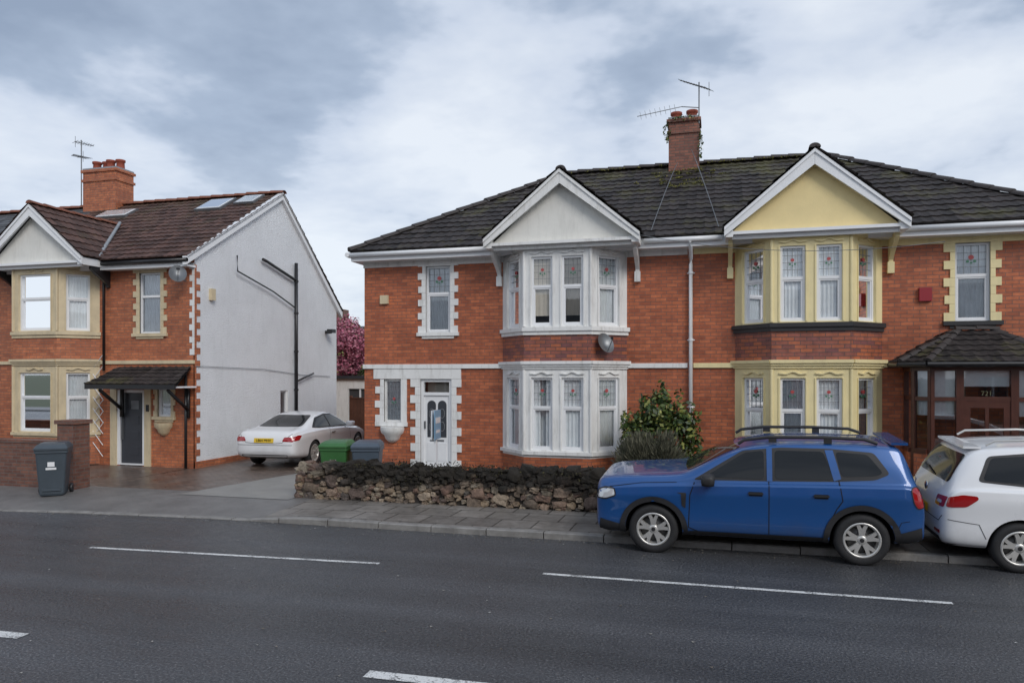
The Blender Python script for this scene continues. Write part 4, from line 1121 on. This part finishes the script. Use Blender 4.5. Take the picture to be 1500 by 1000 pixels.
for sd in (1,-1):
    car.patch(rnd(up([(.80,1.085),(.14,1.49),(-.35,1.54),(-.95,1.54),(-1.50,1.50),(-1.68,1.24),(-1.50,1.16),(-1.0,1.125),(-.1,1.10)]),.05),'y',sd,PLAST,.003)
    car.patch(rnd(up([(.64,1.13),(.12,1.46),(-.13,1.495),(-.13,1.125)]),.05),'y',sd,CGLASS,.007)
    car.patch(rnd(up([(-.27,1.13),(-.27,1.50),(-.88,1.50),(-1.0,1.165),(-.95,1.145)]),.05),'y',sd,CGLASS,.007)
    car.patch(rnd(up([(-1.10,1.19),(-1.03,1.50),(-1.42,1.475),(-1.60,1.25),(-1.50,1.21)]),.05),'y',sd,CGLASS,.007)
    car.patch(up([(-1.0,1.13),(-.90,1.52),(-1.0,1.52),(-1.09,1.16)]),'y',sd,BLUE,.010)
    car.patch(up([(-.165,1.10),(-.165,1.525),(-.235,1.525),(-.235,1.10)]),'y',sd,BLUE,.010)
    car.line([(.86,.40),(.84,.85),(.78,1.02)],'y',sd,.012,SEAM); car.line([(.86,.40),(.72,.345),(-.90,.345)],'y',sd,.012,SEAM)
    car.line([(-.19,.36),(-.19,1.07)],'y',sd,.012,SEAM); car.line([(-.90,.345),(-.93,.52),(-1.03,.74),(-1.10,.85),(-1.06,1.11)],'y',sd,.012,SEAM)
    car.line([(1.02,1.01),(1.5,.985),(1.95,.915)],'y',sd,.008,SEAM)
    car.line([(-1.9,.62),(-1.80,.60),(-1.74,.46)],'y',sd,.008,SEAM)
    car.patch([(.93,.25),(.93,.34),(.80,.36),(-.85,.36),(-.95,.34),(-.95,.25)],'y',sd,PLAST,.014)
    for ax in (1.338,-1.338): car.arch(ax,.395,.075,PLAST,.018,sd)
    car.patch([(1.78,.25),(1.80,.40),(2.08,.46),(2.11,.27)],'y',sd,PLAST,.010); car.patch([(-1.77,.28),(-1.79,.46),(-2.04,.54),(-2.06,.34)],'y',sd,PLAST,.010)
    car.patch(rnd([(.96,.86),(.95,.70),(.90,.66),(.89,.88),(1.02,.88)],.015),'y',sd,PLAST,.008,.04)
    car.patch(rnd([(1.86,.80),(1.88,.90),(2.02,.90),(2.11,.86),(2.13,.75),(2.0,.75)],.03),'y',sd,LAMP,.006,.03,(PLAST,.018))
    car.patch(rnd([(-1.99,.78),(-1.94,.86),(-1.91,1.03),(-1.98,1.06),(-2.03,1.0),(-2.07,.80)],.03),'y',sd,REDL,.006,.02,(PLAST,.012))
    for hx in (-.02,-.84):
        p2=car.proj(hx,.90,'y',sd,.004); car.mb.cbox(p2,(.17,.012,.055),SEAM); p=car.proj(hx,.905,'y',sd,.02); car.mb.cbox(p,(.19,.03,.024),PLAST)
    car.mirror(.60,1.0,1.08,PLAST,sd)
    car.mb.tube([(.20,sd*.635,1.535),(.12,sd*.635,1.59),(-.2,sd*.63,1.635),(-.9,sd*.625,1.645),(-1.4,sd*.62,1.63),(-1.56,sd*.615,1.575)],.022,PLAST,8)
    for xx in (-.25,-.95): car.mb.cbox((xx,sd*.63,1.60),(.10,.03,.07),PLAST)
car.patch(rnd([(-.67,1.15),(.67,1.15),(.59,1.48),(-.59,1.48)],.06),'x',1,CGLASS,.005)
car.patch(rnd([(-.60,1.14),(.60,1.14),(.54,1.42),(-.54,1.42)],.06),'x',-1,CGLASS,.005)
car.patch(rnd([(-.66,.68),(.66,.68),(.70,.83),(-.70,.83)],.04),'x',1,PLAST,.006)
car.patch(rnd([(-.66,.28),(.66,.28),(.72,.48),(-.72,.48)],.04),'x',1,PLAST,.006)
car.patch([(-.26,.50),(.26,.50),(.26,.61),(-.26,.61)],'x',1,PVC,.012); car.patch([(-.26,.70),(.26,.70),(.26,.81),(-.26,.81)],'x',-1,PLY,.012)
car.mb.cbox((-1.83,0,1.575),(.20,1.20,.03),BLUE)
for ax in (1.338,-1.338):
    for sd in (1,-1): wheel(car.mb,ax,sd*.895,.343,sd,.343,.230,.215,5,True)
car.done()

# ---- white MPV
ST=[(-2.22,.42,.66,.60,.55,.66,.68),(-2.20,.31,.80,.80,.66,.88,.90),(-2.12,.27,.865,.97,.69,1.04,1.06),(-2.02,.26,.885,1.03,.66,1.24,1.27),(-1.87,.25,.90,1.04,.635,1.46,1.50),(-1.70,.25,.905,1.04,.635,1.52,1.57),
(-1.0,.24,.905,1.03,.65,1.56,1.62),(-.2,.24,.905,1.02,.66,1.56,1.62),(.35,.24,.905,1.0,.66,1.50,1.55),(.75,.24,.905,.98,.70,1.32,1.37),(1.15,.24,.905,.96,.74,1.10,1.14),(1.5,.24,.90,.92,.74,1.01,1.05),(1.9,.24,.87,.84,.70,.90,.94),(2.1,.26,.80,.72,.64,.78,.80),(2.18,.36,.64,.56,.5,.62,.64)]
car=Car('parked_car',ST,(1.34,-1.34),.365,.32,CARW,(5.0,11.48,.034),(R(2.6),0,0))
for sd in (1,-1):
    car.patch(rnd([(-1.80,1.13),(-1.66,1.44),(-1.2,1.49),(.1,1.47),(.45,1.33),(.95,1.05),(.6,1.04),(-1.2,1.08)],.06),'y',sd,PLAST,.003)
    car.patch(rnd([(-1.74,1.15),(-1.62,1.42),(-1.20,1.455),(-1.12,1.11)],.05),'y',sd,CGLASS,.007)
    car.patch(rnd([(-1.04,1.11),(-1.10,1.455),(-.35,1.46),(-.32,1.08)],.05),'y',sd,CGLASS,.007)
    car.patch(rnd([(-.24,1.08),(-.24,1.455),(.1,1.43),(.72,1.07)],.05),'y',sd,CGLASS,.007)
    car.line([(-1.16,1.06),(-1.16,.86),(-1.0,.68),(-.93,.40),(.75,.36),(.82,.8),(.75,1.0)],'y',sd,.010,SEAM); car.line([(-.28,.36),(-.28,1.06)],'y',sd,.01,SEAM)
    car.line([(-1.72,.42),(-1.80,.60),(-2.14,.64)],'y',sd,.008,SEAM)
    car.patch(rnd([(-2.16,.80),(-2.13,.93),(-1.98,.97),(-1.82,.96),(-1.81,.92),(-1.94,.82)],.03),'y',sd,REDL,.008,.025)
    car.patch(rnd([(sd*.54,.79),(sd*.80,.79),(sd*.82,.93),(sd*.56,.92)],.03),'x',-1,REDL,.008,.025)
    car.patch(rnd([(sd*.60,.83),(sd*.74,.83),(sd*.74,.87),(sd*.62,.87)],.02),'x',-1,LAMP,.012,.025)
    car.patch([(-2.19,.27),(-2.19,.33),(-1.72,.33),(-1.72,.26)],'y',sd,PLAST,.008)
    for hx in (-.90,-.05):
        p2=car.proj(hx,.88,'y',sd,.004); car.mb.cbox(p2,(.15,.01,.05),SEAM); p=car.proj(hx,.88,'y',sd,.02); car.mb.cbox(p,(.20,.03,.03),CARW)
    car.mb.tube([(.1,sd*.60,1.57),(.0,sd*.60,1.62),(-.9,sd*.60,1.655),(-1.55,sd*.59,1.63),(-1.65,sd*.585,1.57)],.016,ALLOY,8)
    car.mirror(.75,.99,1.05,CARW,sd)
    car.patch(rnd([(1.75,.66),(1.78,.82),(2.05,.74),(2.1,.62)],.03),'y',sd,LAMP,.006,.03)
    car.patch([(sd*.55,.44),(sd*.74,.44),(sd*.74,.48),(sd*.55,.48)],'x',-1,REDL,.01,.03)
car.patch(rnd([(-.68,1.09),(.68,1.09),(.60,1.44),(-.60,1.44)],.07),'x',-1,CGLASS,.006)
car.patch(rnd([(-.72,1.12),(.72,1.12),(.6,1.46),(-.6,1.46)],.07),'x',1,CGLASS,.006)
car.patch([(-.27,.62),(.27,.62),(.27,.73),(-.27,.73)],'x',-1,PLY,.014)
car.patch([(-.7,.28),(.7,.28),(.7,.40),(-.7,.40)],'x',-1,PLAST,.008)
car.line([(-.78,.68),(-.7,.60),(.7,.60),(.78,.68)],'x',-1,.01,SEAM)
car.line([(-.1,1.10),(.35,1.16)],'x',-1,.02,PLAST,.02)
car.mb.lathe([(.06,0),(.06,-.012),(.045,-.016),(.0,-.016)],tuple(car.proj(0,.93,'x',-1,.004)),CHROME,'x',20)
car.mb.cbox((-1.80,0,1.535),(.20,1.15,.03),CARW)
for ax in (1.34,-1.34):
    for sd in (1,-1): wheel(car.mb,ax,sd*.885,.32,sd,.32,.215,.205,5,True)
car.done()
text('KL63 XUJ',.085,(-2.246,0,.675),(R(90),0,R(-90)),SEAM,car.e,'plate_text')

# ---- white coupe in drive
ST=[(-2.44,.45,.60,.58,.5,.64,.66),(-2.40,.30,.78,.74,.64,.86,.88),(-2.28,.25,.85,.84,.70,.94,.96),(-2.0,.22,.885,.88,.72,.96,.99),(-1.65,.20,.895,.90,.70,1.00,1.04),(-1.35,.20,.895,.91,.66,1.10,1.15),
(-.9,.20,.895,.92,.61,1.26,1.30),(-.4,.20,.89,.91,.58,1.34,1.385),(.0,.20,.89,.90,.585,1.33,1.375),(.45,.20,.89,.88,.64,1.17,1.21),(.85,.20,.89,.86,.70,.98,1.01),(1.3,.20,.89,.82,.70,.90,.94),(1.8,.22,.87,.75,.68,.82,.86),(2.1,.26,.78,.64,.6,.70,.73),(2.2,.36,.6,.52,.48,.58,.6)]
car=Car('parked_car',ST,(1.37,-1.39),.355,.325,CARW,(-11.15,18.75,.125),(0,0,R(93.5)))
for sd in (1,-1):
    car.patch(rnd([(-1.40,.98),(-.95,1.22),(-.4,1.30),(.0,1.285),(.42,1.12),(.78,.93),(.5,.91),(-1.0,.95)],.05),'y',sd,PLAST,.003)
    car.patch(rnd([(-1.28,.99),(-.92,1.18),(-.45,1.265),(-.42,.96)],.04),'y',sd,CGLASS,.007); car.patch(rnd([(-.36,.955),(-.38,1.265),(.0,1.25),(.38,1.09),(.66,.94)],.04),'y',sd,CGLASS,.007)
    car.patch(rnd([(-2.37,.70),(-2.34,.80),(-2.2,.84),(-2.08,.83),(-2.2,.72)],.03),'y',sd,REDL,.008,.03)
    car.patch(rnd([(sd*.50,.70),(sd*.78,.68),(sd*.79,.80),(sd*.55,.80)],.03),'x',-1,REDL,.008,.03)
    car.line([(-.50,.30),(-.52,.7),(-.50,.93)],'y',sd,.01,SEAM); car.line([(-.5,.30),(.75,.28),(.82,.6),(.72,.9)],'y',sd,.01,SEAM)
    p=car.proj(-.35,.80,'y',sd,.02); car.mb.cbox(p,(.20,.03,.03),CHROME)
    car.mirror(.62,.97,.97,CARW,sd)
car.patch(rnd([(-.62,1.02),(.62,1.02),(.50,1.28),(-.50,1.28)],.07),'x',-1,CGLASS,.006); car.patch(rnd([(-.66,1.0),(.66,1.0),(.54,1.32),(-.54,1.32)],.07),'x',1,CGLASS,.006)
car.patch([(-.27,.66),(.27,.66),(.27,.77),(-.27,.77)],'x',-1,PLY,.014); car.patch(rnd([(-.6,.28),(.6,.28),(.64,.36),(-.64,.36)],.03),'x',-1,PLAST,.008)
car.line([(-.75,.60),(.75,.60)],'x',-1,.01,SEAM); car.line([(-.72,.88),(-.5,.66),(-.28,.64),(.28,.64),(.5,.66),(.72,.88)],'x',-1,.01,SEAM)
for ax in (1.37,-1.39):
    for sd in (1,-1): wheel(car.mb,ax,sd*.875,.325,sd,.325,.225,.22,5,True)
car.done()
text('L864 MHV',.095,(-2.449,0,.715),(R(90),0,R(-90)),SEAM,car.e,'plate_text')

# ------------------------------------------------------------------ world, sun, camera
w=bpy.data.worlds.new('World'); scene.world=w; w.use_nodes=True; nt=w.node_tree; N=nt.nodes; L=nt.links
bg=N['Background']; out=N['World Output']
SAZ=130; SEL=36
sk=N.new('ShaderNodeTexSky'); sk.sky_type='NISHITA'; sk.sun_disc=False; sk.sun_elevation=R(SEL); sk.sun_rotation=R(SAZ)
L.new(sk.outputs[0],bg.inputs[0]); bg.inputs[1].default_value=.12
tc=N.new('ShaderNodeTexCoord'); sx=N.new('ShaderNodeSeparateXYZ'); L.new(tc.outputs['Generated'],sx.inputs[0])
zz=math_(nt,'ADD',math_(nt,'MAXIMUM',sx.outputs[2],0.),.16)
cb=N.new('ShaderNodeCombineXYZ'); L.new(math_(nt,'DIVIDE',sx.outputs[0],zz),cb.inputs[0]); L.new(math_(nt,'DIVIDE',sx.outputs[1],zz),cb.inputs[1]); cb.inputs[2].default_value=7.3
n1=noi(nt,1.25,5,.55,cb.outputs[0],.1); n2=noi(nt,.5,3,.5,cb.outputs[0],.1); n3=noi(nt,6.,5,.6,cb.outputs[0])
cl=math_(nt,'ADD',math_(nt,'ADD',math_(nt,'MULTIPLY',n1,.55),math_(nt,'MULTIPLY',n2,.37)),math_(nt,'MULTIPLY',n3,.08))
cl=math_(nt,'SUBTRACT',cl,math_(nt,'MULTIPLY',ramp(nt,sx.outputs[2],[(.26,0.),(.44,1.)]),.085))
ccol=ramp(nt,cl,[(.36,(.29,.36,.48)),(.425,(.40,.48,.61)),(.465,(.60,.67,.79)),(.56,(.80,.85,.92))])
hz=ramp(nt,sx.outputs[2],[(.0,1.),(.30,0.)])
ccol=mixc(nt,ccol,(.82,.87,.93),math_(nt,'MULTIPLY',hz,.6))
bg2=N.new('ShaderNodeBackground'); L.new(ccol,bg2.inputs[0]); bg2.inputs[1].default_value=1.08
mx=N.new('ShaderNodeMixShader'); mx.inputs[0].default_value=.90; L.new(bg.outputs[0],mx.inputs[1]); L.new(bg2.outputs[0],mx.inputs[2]); L.new(mx.outputs[0],out.inputs[0])
sd=bpy.data.lights.new('sun','SUN'); sd.energy=1.5; sd.angle=R(25); sd.color=(1,.955,.90)
so=bpy.data.objects.new('sun',sd); COL.objects.link(so)
az=R(SAZ+8); el=R(SEL); v=Vector((math.sin(az)*math.cos(el),math.cos(az)*math.cos(el),math.sin(el)))
so.rotation_euler=v.to_track_quat('Z','Y').to_euler()
sk.sun_rotation=az
sd.energy=1.5
cd=bpy.data.cameras.new('camera'); co=bpy.data.objects.new('camera',cd); COL.objects.link(co); scene.camera=co
co.location=(0,0,2.475); co.rotation_euler=(R(90),0,R(15.43)); cd.lens=26.0; cd.sensor_width=36; cd.shift_y=50/1500; cd.clip_end=3000
